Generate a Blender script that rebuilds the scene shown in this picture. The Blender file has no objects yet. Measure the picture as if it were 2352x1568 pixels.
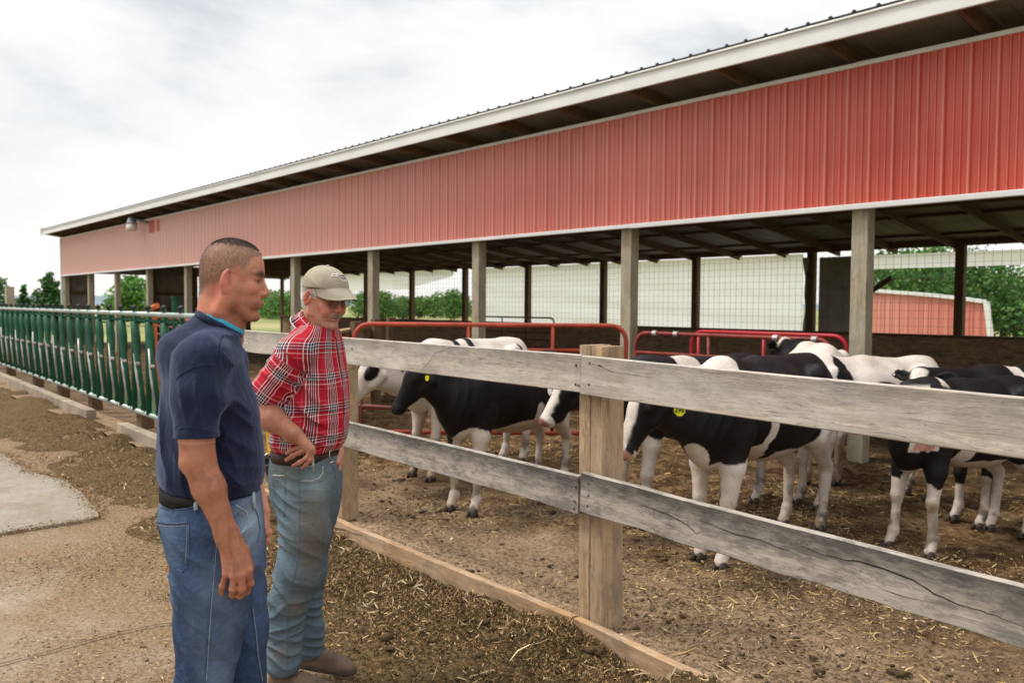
import bpy, math, random, time
import numpy as np
from mathutils import Vector, Matrix
_t0 = time.time()
R = math.radians
scene = bpy.context.scene
COL = scene.collection
# ------------------------------------------------------------------ camera, sky, sun
YAW, PITCH, ROLL, CAMZ = R(40.9), R(2.41), R(.4), 1.62
Fw = np.array([-math.cos(YAW)*math.cos(PITCH), math.sin(YAW)*math.cos(PITCH), -math.sin(PITCH)])
_r0 = np.array([math.sin(YAW), math.cos(YAW), 0.]); _u0 = np.cross(_r0, Fw)
Rt = _r0*math.cos(ROLL)+_u0*math.sin(ROLL); Up = np.cross(Rt, Fw)
CAM = np.array([0, 0, CAMZ])
cd = bpy.data.cameras.new('camera'); cam = bpy.data.objects.new('camera', cd); COL.objects.link(cam)
cam.matrix_world = Matrix(((Rt[0], Up[0], -Fw[0], 0), (Rt[1], Up[1], -Fw[1], 0), (Rt[2], Up[2], -Fw[2], CAMZ), (0, 0, 0, 1)))
cd.sensor_width = 36; cd.lens = 36*1950/2352; cd.clip_start = .05; cd.clip_end = 6000
cd.dof.use_dof = True; cd.dof.focus_distance = 3.2; cd.dof.aperture_fstop = 4.5
scene.camera = cam
SUN_EL, SUN_AZ = R(58), R(222)       # direction the light comes from, azimuth from +X anticlockwise
w = bpy.data.worlds.new('World'); scene.world = w; w.use_nodes = True
nt = w.node_tree; nt.nodes.clear()
def N(t, typ, **kw):
    n = t.nodes.new(typ)
    for k, v in kw.items():
        if k in n.inputs.keys() and not hasattr(n, k): n.inputs[k].default_value = v
        else: setattr(n, k, v)
    return n
out = N(nt, 'ShaderNodeOutputWorld'); bg = N(nt, 'ShaderNodeBackground'); nt.links.new(bg.outputs[0], out.inputs[0])
sky = N(nt, 'ShaderNodeTexSky'); sky.sky_type = 'NISHITA'; sky.sun_disc = False
sky.sun_elevation = SUN_EL; sky.sun_rotation = R(90)-SUN_AZ
tc = N(nt, 'ShaderNodeTexCoord'); sep = N(nt, 'ShaderNodeSeparateXYZ'); nt.links.new(tc.outputs['Generated'], sep.inputs[0])
mp = N(nt, 'ShaderNodeMapping'); mp.inputs['Scale'].default_value = (1.5, 1.5, 4.6); mp.inputs['Location'].default_value = (.35, .1, .2)
nt.links.new(tc.outputs['Generated'], mp.inputs[0])
nz = N(nt, 'ShaderNodeTexNoise'); nz.inputs['Scale'].default_value = 1.35; nz.inputs['Detail'].default_value = 7; nz.inputs['Roughness'].default_value = .55; nz.inputs['Distortion'].default_value = .35
nt.links.new(mp.outputs[0], nz.inputs['Vector'])
cr = N(nt, 'ShaderNodeValToRGB'); e = cr.color_ramp.elements
e[0].position = .34; e[0].color = (.64, .67, .695, 1); e[1].position = .56; e[1].color = (1.0, 1.0, 1.0, 1)
m_ = e.new(.45); m_.color = (.86, .87, .875, 1)
nt.links.new(nz.outputs[0], cr.inputs[0])
# overcast sky: overhead about 2.3 times the brightness of the horizon
mr = N(nt, 'ShaderNodeMapRange'); mr.inputs[1].default_value = .28; mr.inputs[2].default_value = 1.; mr.inputs[3].default_value = 1.0; mr.inputs[4].default_value = 1.9
nt.links.new(sep.outputs['Z'], mr.inputs[0])
# warm pale band low over the horizon
hz = N(nt, 'ShaderNodeMapRange'); hz.inputs[1].default_value = 0.; hz.inputs[2].default_value = .16; hz.inputs[3].default_value = .75; hz.inputs[4].default_value = 0.
nt.links.new(sep.outputs['Z'], hz.inputs[0])
mh = N(nt, 'ShaderNodeMix', data_type='RGBA'); mh.inputs[7].default_value = (.97, .93, .885, 1)
nt.links.new(hz.outputs[0], mh.inputs[0]); nt.links.new(cr.outputs[0], mh.inputs[6])
vm = N(nt, 'ShaderNodeVectorMath', operation='SCALE'); nt.links.new(mh.outputs[2], vm.inputs[0]); nt.links.new(mr.outputs[0], vm.inputs['Scale'])
v2 = N(nt, 'ShaderNodeVectorMath', operation='SCALE'); v2.inputs['Scale'].default_value = .1; nt.links.new(sky.outputs[0], v2.inputs[0])
mx = N(nt, 'ShaderNodeMix', data_type='RGBA'); mx.inputs[0].default_value = .94
nt.links.new(v2.outputs[0], mx.inputs[6]); nt.links.new(vm.outputs[0], mx.inputs[7])
nt.links.new(mx.outputs[2], bg.inputs[0]); bg.inputs[1].default_value = 1.0
sd = bpy.data.lights.new('sun', 'SUN'); sd.energy = 2.6; sd.angle = R(13); sd.color = (1, .95, .87)
sun = bpy.data.objects.new('sun', sd); COL.objects.link(sun)
_d = Vector((math.cos(SUN_EL)*math.cos(SUN_AZ), math.cos(SUN_EL)*math.sin(SUN_AZ), math.sin(SUN_EL)))
sun.rotation_euler = _d.to_track_quat('Z', 'Y').to_euler(); sun.location = (0, -5, 30)
vs = scene.view_settings; vs.view_transform = 'Standard'; vs.look = 'None'; vs.exposure = 0.14; vs.gamma = 1
scene.cycles.max_bounces = 6; scene.cycles.diffuse_bounces = 3; scene.cycles.transparent_max_bounces = 8
scene.cycles.use_denoising = True

# ------------------------------------------------------------------ helpers
def tag(o, label=None, cat=None, group=None, kind=None):
    if label: o['label'] = label
    if cat: o['category'] = cat
    if group: o['group'] = group
    if kind: o['kind'] = kind
    return o
def empty(name, loc=(0, 0, 0), rz=0., **k):
    o = bpy.data.objects.new(name, None); COL.objects.link(o); o.location = loc; o.rotation_euler = (0, 0, rz)
    o.empty_display_size = .2
    return tag(o, **k)
def at(x, y, d):
    return CAM + (Fw+Rt*(x-1176)/1950.-Up*(y-784)/1950.)*d
def ux(v):
    v = np.array(v, float); return v/np.linalg.norm(v)
class MB:
    """collects shapes; build() links them as one mesh object"""
    def __init__(s): s.v = []; s.f = []; s.g = []; s.mi = []; s.n = 0
    def add(s, v, f, g=None, mi=0):
        v = np.asarray(v, float); s.v.append(v); s.f += [[i+s.n for i in q] for q in f]
        s.g.append(np.asarray(g, float) if g is not None else v*1.0); s.mi += [mi]*len(f); s.n += len(v); return s
    def box(s, c, d, rz=0., M=None, mi=0):
        x, y, z = [q/2 for q in d]
        v = np.array([(a*x, b*y, c_*z) for a in (-1, 1) for b in (-1, 1) for c_ in (-1, 1)])
        if M is not None: v = v@np.array(M).T
        elif rz: cz, sz = math.cos(rz), math.sin(rz); v = v@np.array([[cz, -sz, 0], [sz, cz, 0], [0, 0, 1]]).T
        return s.add(v+np.array(c), [(0, 1, 3, 2), (4, 6, 7, 5), (0, 4, 5, 1), (2, 3, 7, 6), (0, 2, 6, 4), (1, 5, 7, 3)], mi=mi)
    def tube(s, pts, r, n=10, caps=True, mi=0, flat=1.):
        pts = [np.array(p, float) for p in pts]; rr = r if hasattr(r, '__len__') else [r]*len(pts)
        V = []; up = None
        for i, p in enumerate(pts):
            t = ux(pts[min(i+1, len(pts)-1)]-pts[max(i-1, 0)])
            if up is None: up = np.array([0, 0, 1.]) if abs(t[2]) < .9 else np.array([1., 0, 0])
            a = ux(np.cross(up, t)); b = np.cross(t, a); up = b
            for k in range(n):
                q = 2*math.pi*k/n; V.append(p+rr[i]*(a*math.cos(q)+b*math.sin(q)*flat))
        F = [(i*n+k, i*n+(k+1) % n, (i+1)*n+(k+1) % n, (i+1)*n+k) for i in range(len(pts)-1) for k in range(n)]
        if caps: F += [tuple(range(n))[::-1], tuple((len(pts)-1)*n+k for k in range(n))]
        return s.add(V, F, mi=mi)
    def build(s, name, mat, parent=None, smooth=False, world=True, bevel=0, loc=None, **k):
        me = bpy.data.meshes.new(name); V = np.concatenate(s.v); G = np.concatenate(s.g)
        o = bpy.data.objects.new(name, me); COL.objects.link(o)
        if loc is not None: V = V-np.array(loc); o.location = loc
        me.from_pydata(V.tolist(), [], s.f)
        if any(s.mi): me.polygons.foreach_set('material_index', s.mi)
        a = me.attributes.new('gc', 'FLOAT_VECTOR', 'POINT'); a.data.foreach_set('vector', G.ravel())
        for m in (mat if isinstance(mat, (list, tuple)) else [mat]): me.materials.append(m)
        if smooth: me.shade_smooth() if smooth is True else me.shade_auto_smooth() if hasattr(me, 'shade_auto_smooth') else me.shade_smooth()
        if parent is not None: setparent(o, parent, world)
        if bevel:
            b = o.modifiers.new('b', 'BEVEL'); b.width = bevel; b.segments = 2; b.limit_method = 'ANGLE'
        return tag(o, **k)
def setparent(o, p, world=True):
    o.parent = p
    if world: o.matrix_parent_inverse = (Matrix.Translation(p.location)@p.rotation_euler.to_matrix().to_4x4()).inverted()
    return o
def mesh_np(name, V, F, mat, parent=None, smooth=True, attrs=None, world=True, **k):
    """V (n,3), F (m,4) or (m,3) int arrays"""
    me = bpy.data.meshes.new(name); n, m, q = len(V), len(F), F.shape[1]
    me.vertices.add(n); me.vertices.foreach_set('co', np.asarray(V, np.float32).ravel())
    me.loops.add(m*q); me.loops.foreach_set('vertex_index', F.astype(np.int32).ravel())
    me.polygons.add(m); me.polygons.foreach_set('loop_start', np.arange(m, dtype=np.int32)*q)
    me.update(calc_edges=True)
    if smooth: me.polygons.foreach_set('use_smooth', np.ones(m, bool))
    for an, av in (attrs or {}).items():
        av = np.asarray(av, np.float32)
        if av.ndim == 1: a = me.attributes.new(an, 'FLOAT', 'POINT'); a.data.foreach_set('value', av)
        elif av.shape[1] == 3 and an != 'col': a = me.attributes.new(an, 'FLOAT_VECTOR', 'POINT'); a.data.foreach_set('vector', av.ravel())
        else:
            a = me.attributes.new(an, 'FLOAT_COLOR', 'POINT'); a.data.foreach_set('color', np.c_[av, np.ones(len(av), np.float32)].ravel())
    me.materials.append(mat); o = bpy.data.objects.new(name, me); COL.objects.link(o)
    if parent is not None: setparent(o, parent, world)
    return tag(o, **k)

# numpy value noise --------------------------------------------------
def _hash(i, j, k, s):
    h = (i*73856093) ^ (j*19349663) ^ (k*83492791) ^ (s*2654435)
    h = (h ^ (h >> 13))*1274126177 & 0x7fffffff; h = h ^ (h >> 16)
    return (h & 0xffff)/65535.
def noise3(P, s=0):
    P = np.asarray(P, float); I = np.floor(P).astype(np.int64); f = P-I; f = f*f*(3-2*f); r = 0
    for a in (0, 1):
        for b in (0, 1):
            for c in (0, 1):
                r = r+_hash(I[:, 0]+a, I[:, 1]+b, I[:, 2]+c, s)*(f[:, 0] if a else 1-f[:, 0])*(f[:, 1] if b else 1-f[:, 1])*(f[:, 2] if c else 1-f[:, 2])
    return r*2-1
def fbm(P, o=3, s=0):
    P = np.asarray(P, float); r = 0; a = 1.; t = 0
    for q in range(o): r = r+a*noise3(P, s+q); t += a; a *= .5; P = P*2.03+7.1
    return r/t

# ------------------------------------------------------------------ material kit
class Mat:
    def __init__(s, name, rough=.7, spec=.5, color=(.5, .5, .5)):
        s.m = bpy.data.materials.new(name); s.m.use_nodes = True; s.t = s.m.node_tree; s.b = s.t.nodes['Principled BSDF']
        s.b.inputs['Roughness'].default_value = rough; s.b.inputs['Specular IOR Level'].default_value = spec
        s.b.inputs['Base Color'].default_value = (*color, 1); s.m.diffuse_color = (*color, 1)
        s.tc = s.t.nodes.new('ShaderNodeTexCoord')
    def L(s, a, b): s.t.links.new(a, b); return s
    def attr(s, name='gc', o='Vector'): n = s.t.nodes.new('ShaderNodeAttribute'); n.attribute_name = name; return n.outputs[o]
    def map(s, src, sc=(1, 1, 1), loc=(0, 0, 0)):
        n = s.t.nodes.new('ShaderNodeMapping'); n.inputs['Scale'].default_value = sc; n.inputs['Location'].default_value = loc; s.L(src, n.inputs[0]); return n.outputs[0]
    def noise(s, src, scale=5, det=4, rough=.55, dist=0):
        n = s.t.nodes.new('ShaderNodeTexNoise'); n.inputs['Scale'].default_value = scale; n.inputs['Detail'].default_value = det
        n.inputs['Roughness'].default_value = rough; n.inputs['Distortion'].default_value = dist; s.L(src, n.inputs['Vector']); return n.outputs[0]
    def vor(s, src, scale=5, feature='F1', o='Distance', rnd=1):
        n = s.t.nodes.new('ShaderNodeTexVoronoi'); n.feature = feature; n.inputs['Scale'].default_value = scale; n.inputs['Randomness'].default_value = rnd; s.L(src, n.inputs['Vector']); return n.outputs[o]
    def ramp(s, src, stops, interp='LINEAR'):
        n = s.t.nodes.new('ShaderNodeValToRGB'); n.color_ramp.interpolation = interp; e = n.color_ramp.elements
        while len(e) < len(stops): e.new(.5)
        for q, (p, c) in zip(e, stops): q.position = p; q.color = (*c, 1) if hasattr(c, '__len__') else (c, c, c, 1)
        s.L(src, n.inputs[0]); return n.outputs[0]
    def mix(s, fac, a, b, mode='MIX'):
        n = s.t.nodes.new('ShaderNodeMix'); n.data_type = 'RGBA'; n.blend_type = mode
        for v, i in ((fac, 0), (a, 6), (b, 7)):
            if hasattr(v, 'is_output'): s.L(v, n.inputs[i])
            elif i == 0: n.inputs[0].default_value = v
            else: n.inputs[i].default_value = (*v, 1) if len(v) == 3 else v
        return n.outputs[2]
    def math(s, op, a, b=0., c=None):
        n = s.t.nodes.new('ShaderNodeMath'); n.operation = op
        for v, i in ((a, 0), (b, 1), (c, 2)):
            if v is None: continue
            if hasattr(v, 'is_output'): s.L(v, n.inputs[i])
            else: n.inputs[i].default_value = v
        return n.outputs[0]
    def sep(s, src): n = s.t.nodes.new('ShaderNodeSeparateXYZ'); s.L(src, n.inputs[0]); return n.outputs
    def col(s, c): s.L(c, s.b.inputs['Base Color']); return s
    def bump(s, h, strength=.3, dist=.01):
        n = s.t.nodes.new('ShaderNodeBump'); n.inputs['Strength'].default_value = strength; n.inputs['Distance'].default_value = dist
        s.L(h, n.inputs['Height']); s.L(n.outputs[0], s.b.inputs['Normal']); return s
    @property
    def obj(s): return s.tc.outputs['Object']
def simple(name, color, rough=.6, var=.15, scale=8, bump=.1, metal=0, spec=.3, bd=.003):
    m = Mat(name, rough, spec, color); n = m.noise(m.obj, scale, 5, .6)
    m.col(m.ramp(n, [(.3, tuple(c*(1-var) for c in color)), (.7, tuple(min(1, c*(1+var)) for c in color))]))
    if bump: m.bump(m.noise(m.obj, scale*6, 4), bump, bd)
    m.b.inputs['Metallic'].default_value = metal
    return m.m
def wood(name, light, dark, grey=(.36, .35, .33), gmix=.3, stain=.3, stainc=(.06, .055, .05), rough=.85, edge=0.):
    """grain runs along gc.x; gc.y across, gc.z depth"""
    m = Mat(name, rough, .25); g = m.attr('gc')
    w1 = m.noise(m.map(g, (1.2, 5, 5)), 1.6, 3, .5)
    wv = m.t.nodes.new('ShaderNodeVectorMath'); wv.operation = 'ADD'
    sc = m.t.nodes.new('ShaderNodeVectorMath'); sc.operation = 'SCALE'; sc.inputs['Scale'].default_value = .09
    cb = m.t.nodes.new('ShaderNodeCombineXYZ'); m.L(w1, cb.inputs[1]); m.L(w1, cb.inputs[2]); m.L(cb.outputs[0], sc.inputs[0]); m.L(g, wv.inputs[0]); m.L(sc.outputs[0], wv.inputs[1])
    fine = m.noise(m.map(wv.outputs[0], (3.0, 90, 90)), 1.7, 6, .75)
    ring = m.noise(m.map(wv.outputs[0], (.7, 26, 20)), 1.3, 3, .5)
    c = m.ramp(fine, [(.34, tuple(d*.7 for d in dark)), (.48, tuple((a+b)/2 for a, b in zip(light, dark))), (.62, light)])
    c = m.mix(m.ramp(ring, [(.4, 0.), (.62, .55)]), c, tuple(d*.8 for d in dark))
    big = m.noise(m.map(g, (1.8, 5, 5)), 1.4, 6, .65)
    c = m.mix(m.math('MULTIPLY', m.ramp(big, [(.38, 0.), (.62, 1.)]), gmix), c, grey)
    st = m.noise(m.map(g, (3.2, 8, 8), (3, 1, 2)), 1.5, 9, .78)
    c = m.mix(m.math('MULTIPLY', m.ramp(st, [(.47, 0.), (.58, 1.)]), stain), c, stainc)
    spk = m.noise(m.map(g, (30, 70, 70)), 1.5, 4, .7); c = m.mix(m.ramp(spk, [(.60, 0.), (.70, .45)]), c, tuple(d*.45 for d in dark))
    kn = m.vor(m.map(g, (1.25, 6.5, 6.5), (.2, .3, .1)), 1.0)
    c = m.mix(m.ramp(kn, [(.0, .85), (.07, .5), (.11, 0.)]), c, tuple(d*.35 for d in dark))
    ck = m.noise(m.map(wv.outputs[0], (1.1, 34, 34), (5, 5, 5)), 1.5, 2, .4)
    crk = m.ramp(ck, [(.487, 0.), (.4965, 1.), (.5035, 1.), (.513, 0.)])
    cm = m.math('MULTIPLY', crk, m.ramp(m.noise(m.map(g, (1.5, 4, 4), (9, 9, 9)), 1.6, 2), [(.5, 0.), (.6, .55)]))
    c = m.mix(cm, c, (.03, .026, .022))
    if edge:
        ey = m.sep(m.attr('ge'))
        e_ = m.math('ADD', ey[1], m.math('MULTIPLY', m.math('SUBTRACT', m.noise(m.map(g, (9, 26, 26)), 1.5, 7, .75), .5), .9))
        c = m.mix(m.math('MULTIPLY', m.ramp(e_, [(.35, 0.), (.95, 1.)]), edge), c, (.035, .033, .032))
    m.col(c)
    h = m.math('SUBTRACT', m.math('ADD', fine, m.math('MULTIPLY', ring, .4)), m.math('MULTIPLY', cm, 1.4))
    m.bump(h, .35, .004)
    return m.m
_pr = random.Random(5)
def plank(mb, p0, p1, wdt, thk, upv=(0, 0, 1), nseg=1, rough=0., seed=0, top=.3):
    """board from p0 to p1; width along upv-ish, thickness across; rough = edge wander in metres"""
    p0 = np.array(p0, float); p1 = np.array(p1, float); L = np.linalg.norm(p1-p0); t = (p1-p0)/L
    u = np.array(upv, float); u = ux(u-t*(u@t)); s = np.cross(t, u); V = []; G = []
    o = np.array([_pr.uniform(0, 50), _pr.uniform(0, 9), _pr.uniform(0, 9)])
    xs = np.linspace(0, 1, nseg+1); nx = np.c_[xs*L*2.2+o[0], xs*0+o[1], xs*0]; ny = nx+17
    e1 = (fbm(nx, 3, seed)*rough); e2 = (fbm(ny, 3, seed+5)*rough*1.3+noise3(ny*4, seed)*rough*.35)
    c = .004 if min(wdt, thk) > .03 else 0.0008
    for i, x in enumerate(xs):
        a, b = wdt/2+e1[i]*top, -wdt/2-abs(e2[i]); h = thk/2
        ring = [(b+c, -h), (a-c, -h), (a, -h+c), (a, h-c), (a-c, h), (b+c, h), (b, h-c), (b, -h+c)]
        for q, r in ring: V.append(p0+t*x*L+u*q+s*r); G.append((x*L+o[0], q+o[1], r+o[2]))
    n = 8; F = [(i*n+k, (i+1)*n+k, (i+1)*n+(k+1) % n, i*n+(k+1) % n) for i in range(nseg) for k in range(n)]
    F += [tuple(range(n)), tuple(nseg*n+k for k in range(n))[::-1]]
    mb.add(V, F, G); return mb
# ================================================================== the setting
FY0 = 2.86                                            # kick board line; the fence drifts slightly away from the camera to the left
def fy(x): return 2.86+(-2.8-x)*.032                  # plane of the boards of the near fence
PENZ = .08
# far field and ground
def grid(x0, x1, y0, y1, nx, ny, hf):
    X, Y = np.meshgrid(np.linspace(x0, x1, nx+1), np.linspace(y0, y1, ny+1), indexing='ij')
    P = np.c_[X.ravel(), Y.ravel(), np.zeros(X.size)]; P[:, 2] = hf(P)
    i = np.arange((nx+1)*(ny+1)).reshape(nx+1, ny+1)
    F = np.stack([i[:-1, :-1], i[1:, :-1], i[1:, 1:], i[:-1, 1:]], -1).reshape(-1, 4); return P, F
gm = Mat('field_grass', .95, .2); g1 = gm.noise(gm.obj, .05, 6, .6); g2 = gm.noise(gm.obj, 1.5, 6, .7)
c = gm.ramp(g1, [(.35, (.16, .19, .06)), (.5, (.30, .29, .11)), (.65, (.42, .34, .2))])
c = gm.mix(gm.ramp(g2, [(.35, .0), (.7, .5)]), c, (.09, .13, .03)); gm.col(c); gm.bump(g2, .4, .05)
V, F = grid(-1500, 1500, -1200, 1800, 60, 60, lambda P: -.06+0*P[:, 0])
mesh_np('ground', V, F, gm.m, smooth=False, kind='structure')
# hills on the horizon
hm = simple('hill_haze', (.17, .22, .25), .95, .2, .02, 0)
def ridge(P):
    t = (P[:, 0]+1400)/2600; e = np.clip(1-abs(P[:, 1]-0), 0, 1)
    return e
V = []; nx = 90
for i in range(nx+1):
    a = R(95)+R(110)*i/nx; h = 7+5*fbm(np.array([[i*.09, 1., 0]]), 3)[0]
    for r_, hh in ((900, -1), (930, h*.5), (980, h*1.1), (1040, h*.8), (1100, -1)):
        V.append((math.cos(a)*r_, math.sin(a)*r_, hh))
i = np.arange((nx+1)*5).reshape(nx+1, 5); F = np.stack([i[:-1, :-1], i[1:, :-1], i[1:, 1:], i[:-1, 1:]], -1).reshape(-1, 4)
mesh_np('hills', np.array(V), F, hm, kind='structure')

# concrete apron
cm_ = Mat('apron_concrete', .85, .15); o = cm_.obj
c0 = cm_.ramp(cm_.noise(o, 1.3, 6, .65), [(.3, (.25, .20, .145)), (.5, (.34, .28, .21)), (.7, (.40, .34, .27))])
agg = cm_.vor(o, 95, 'F1', 'Color'); aggd = cm_.vor(o, 95)
c0 = cm_.mix(.34, c0, cm_.ramp(agg, [(.1, (.16, .13, .10)), (.5, (.3, .26, .21)), (.85, (.52, .46, .38))]))
dirt = cm_.noise(o, 2.2, 9, .75)
c0 = cm_.mix(cm_.ramp(dirt, [(.44, 0.), (.66, .7)]), c0, (.20, .15, .098))
sp = cm_.vor(cm_.map(o, (1, 1, 1)), 28); c0 = cm_.mix(cm_.math('MULTIPLY', cm_.ramp(sp, [(.0, .8), (.16, 0.)]), cm_.ramp(cm_.noise(o, 3, 4), [(.45, 0.), (.6, 1.)])), c0, (.09, .065, .04))
yy_ = cm_.sep(o)[1]; nr = cm_.math('ADD', cm_.math('MULTIPLY', yy_, .5), cm_.math('MULTIPLY', cm_.math('SUBTRACT', cm_.noise(o, 1.7, 7, .7), .5), 1.5))
c0 = cm_.mix(cm_.ramp(nr, [(.05, 0.), (.35, .5), (.7, 1.)]), c0, cm_.ramp(cm_.noise(o, 45, 6, .8), [(.35, (.085, .05, .025)), (.5, (.205, .135, .075)), (.65, (.33, .24, .15))]))
cm_.col(c0); cm_.bump(cm_.math('ADD', aggd, cm_.noise(o, 60, 4, .7)), .5, .004)
V, F = grid(-45, 14, -14, 3.3, 80, 40, lambda P: .006*fbm(P*.7, 2))
mesh_np('concrete_apron', V, F, cm_.m, kind='structure')
# a newer paler slab patch with a low broken edge
sm_ = Mat('slab_concrete', .8, .3); o = sm_.obj
c0 = sm_.ramp(sm_.noise(o, 1.6, 6, .65), [(.3, (.215, .185, .145)), (.7, (.30, .262, .21))]); c0 = sm_.mix(.25, c0, sm_.ramp(sm_.vor(o, 110, 'F1', 'Color'), [(.1, (.2, .17, .14)), (.8, (.5, .45, .38))]))
c0 = sm_.mix(sm_.ramp(sm_.noise(o, 2.2, 10, .8), [(.42, 0.), (.62, .75)]), c0, (.2, .145, .092)); c0 = sm_.mix(sm_.ramp(sm_.noise(o, 24, 5, .75), [(.52, 0.), (.68, .5)]), c0, (.12, .085, .05)); sm_.col(c0); sm_.bump(sm_.noise(o, 60, 5, .7), .4, .004)
def gp(x, y, z=0.):
    r = Fw+Rt*(x-1176)/1950.-Up*(y-784)/1950.; t = (z-CAMZ)/r[2]; return CAM+r*t
poly = [gp(-900, 1380), gp(0, 1231), gp(120, 1212), gp(195, 1199), gp(226, 1190), gp(212, 1166), gp(178, 1130), gp(150, 1108), gp(60, 1085), gp(0, 1045), gp(-400, 985), gp(-1500, 960)]
pp = []
for k in range(len(poly)):
    a, b = poly[k], poly[(k+1) % len(poly)]; m = max(2, int(np.linalg.norm(b-a)/.05)) if k not in (10, 11) else 4
    for q in range(m):
        p = a+(b-a)*q/m; pp.append(p+np.array([fbm(np.array([[p[0]*3, p[1]*3, 0]]), 2, 3)[0], fbm(np.array([[p[0]*3, p[1]*3, 5]]), 2, 3)[0], 0])*.03)
mb = MB(); n = len(pp); mb.add([(p[0], p[1], .0) for p in pp]+[(p[0], p[1], .022) for p in pp], [tuple(range(n, 2*n))]+[(k, (k+1) % n, n+(k+1) % n, n+k) for k in range(n)])
mb.build('concrete_slab', sm_.m, kind='structure')
# cracks in the apron: thin dirt filled grooves
ckm = simple('crack_dirt', (.07, .05, .035), .95, .3, 20, .3)
mb = MB()
for pl in ([(-60, 1556), (0, 1530), (60, 1512), (130, 1495), (200, 1478), (270, 1458), (340, 1443), (420, 1432)], [(226, 1190), (205, 1172), (176, 1142), (152, 1118)]):
    P = [gp(*p) for p in pl]; Q = []
    for a, b in zip(P[:-1], P[1:]):
        for q in np.linspace(0, 1, 8)[:-1]: Q.append(a+(b-a)*q)
    Q = np.array(Q); Q[:, :2] += .012*np.c_[noise3(Q*9, 1), noise3(Q*9, 2)]; V = []
    for k, p in enumerate(Q):
        d = ux(Q[min(k+1, len(Q)-1)]-Q[max(k-1, 0)]); s_ = np.array([-d[1], d[0], 0])*(.004+.003*abs(noise3(np.array([p*14]), 4)[0])); V += [p+s_, p-s_]
    V = np.array(V); V[:, 2] = .0125; mb.add(V, [(2*k, 2*k+1, 2*k+3, 2*k+2) for k in range(len(Q)-1)])
mb.build('crack_lines', ckm, kind='structure')

# pen ground: trodden earth, mud and chaff
pm = Mat('pen_earth', .9, .12); o = pm.obj
wet = pm.noise(o, .75, 5, .65); md = pm.noise(o, 7, 8, .75); fn = pm.noise(o, 38, 5, .75)
c0 = pm.ramp(md, [(.36, (.030, .015, .006)), (.47, (.115, .064, .027)), (.58, (.25, .155, .078)), (.68, (.40, .28, .155))])
c0 = pm.mix(pm.ramp(wet, [(.42, 0.), (.6, .7)]), c0, (.045, .026, .012))
yb = pm.sep(o)[1]
dry = pm.math('MULTIPLY', pm.ramp(pm.math('ADD', pm.math('DIVIDE', yb, 8.), pm.math('MULTIPLY', pm.math('SUBTRACT', pm.noise(o, 1.6, 5), .5), .35)), [(.42, 1.), (.58, 0.)]), .75)
c0 = pm.mix(dry, c0, pm.ramp(fn, [(.3, (.27, .175, .10)), (.7, (.50, .36, .235))]))
c0 = pm.mix(pm.ramp(fn, [(.35, .6), (.55, 0.)]), c0, (.035, .02, .009)); pm.col(c0)
cl = pm.vor(pm.map(o, (1, 1, 1)), 11); c0 = pm.mix(pm.math('MULTIPLY', pm.ramp(cl, [(.1, .6), (.35, 0.)]), pm.ramp(pm.noise(o, 1.9, 5, .7), [(.5, 0.), (.6, 1.)])), c0, (.028, .016, .007)); pm.col(c0)
pm.bump(pm.math('ADD', md, pm.math('MULTIPLY', fn, .5)), .9, .03)
def penh(P):
    h = PENZ+.022*fbm(P*1.1, 3, 1)+.030*np.clip(fbm(P*5, 3, 2), -.15, 1)+.020*np.clip(fbm(P*14, 3, 4), -.1, 1)-.03*np.clip(fbm(P*6.5, 2, 14)-.32, 0, 1)
    return h
V, F = grid(-12.2, .6, 2.9, 9.0, 640, 300, penh); mesh_np('pen_ground', V, F, pm.m, kind='structure')
V, F = grid(-36, -12.2, 2.9, 9.0, 120, 40, lambda P: PENZ+.03*fbm(P*1.1, 3, 1)); mesh_np('pen_ground_far', V, F, pm.m, kind='structure')
V, F = grid(-36, .6, 9.0, 16.7, 120, 40, lambda P: PENZ+.04*fbm(P*1.1, 3, 1)); mesh_np('barn_floor', V, F, pm.m, kind='structure')
V, F = grid(.6, 14, 2.9, 16.7, 40, 40, lambda P: PENZ+.03*fbm(P*1.1, 3, 1)); mesh_np('pen_ground_right', V, F, pm.m, kind='structure')

# chopped feed along the fence -------------------------------------
def feedh(P):
    x, y = P[:, 0], P[:, 1]; d = fy(x)-y-.03                # distance in front of the boards
    t = np.clip(d/1.35, 0, 1); prof = np.where(d < 0, 0., (1-t)**1.2*(.55+.8*np.clip(t*5, 0, 1))*1.0)
    lump = np.clip(.7+1.5*fbm(P*2.1, 4, 21), .05, 3)
    near = np.clip((x+3.6)/1.0, -.45, 1); far = np.clip((-x-5.)/3, 0, 1)
    return .10*prof*lump*(1+.6*near+.3*far)+.016*fbm(P*9, 3, 8)*np.clip(1.2-d/1.6, 0, 1)+.018*np.clip(1.2-d*1.6, 0, 1)-.05*np.clip((d-.85+.6*fbm(P*1.3, 3, 77))/.5, 0, 1)
fm = Mat('feed_mass', .95, .15); o = fm.obj
c0 = fm.ramp(fm.noise(o, 60, 5, .8), [(.35, (.028, .017, .007)), (.5, (.11, .07, .03)), (.65, (.26, .175, .085))]); fm.col(c0); fm.bump(fm.noise(o, 90, 4, .8), 1, .012)
V, F = grid(-13, 1.8, 1.3, 3.28, 480, 90, lambda P: feedh(P)); V[:, 1] = np.minimum(V[:, 1], fy(V[:, 0])-.035)
mesh_np('feed_base', V, F, fm.m, kind='structure')
V, F = grid(-32, -13, 1.1, 3.75, 150, 24, lambda P: feedh(P)); V[:, 1] = np.minimum(V[:, 1], fy(V[:, 0])-.035)
mesh_np('feed_base_far', V, F, fm.m, kind='structure')
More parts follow.
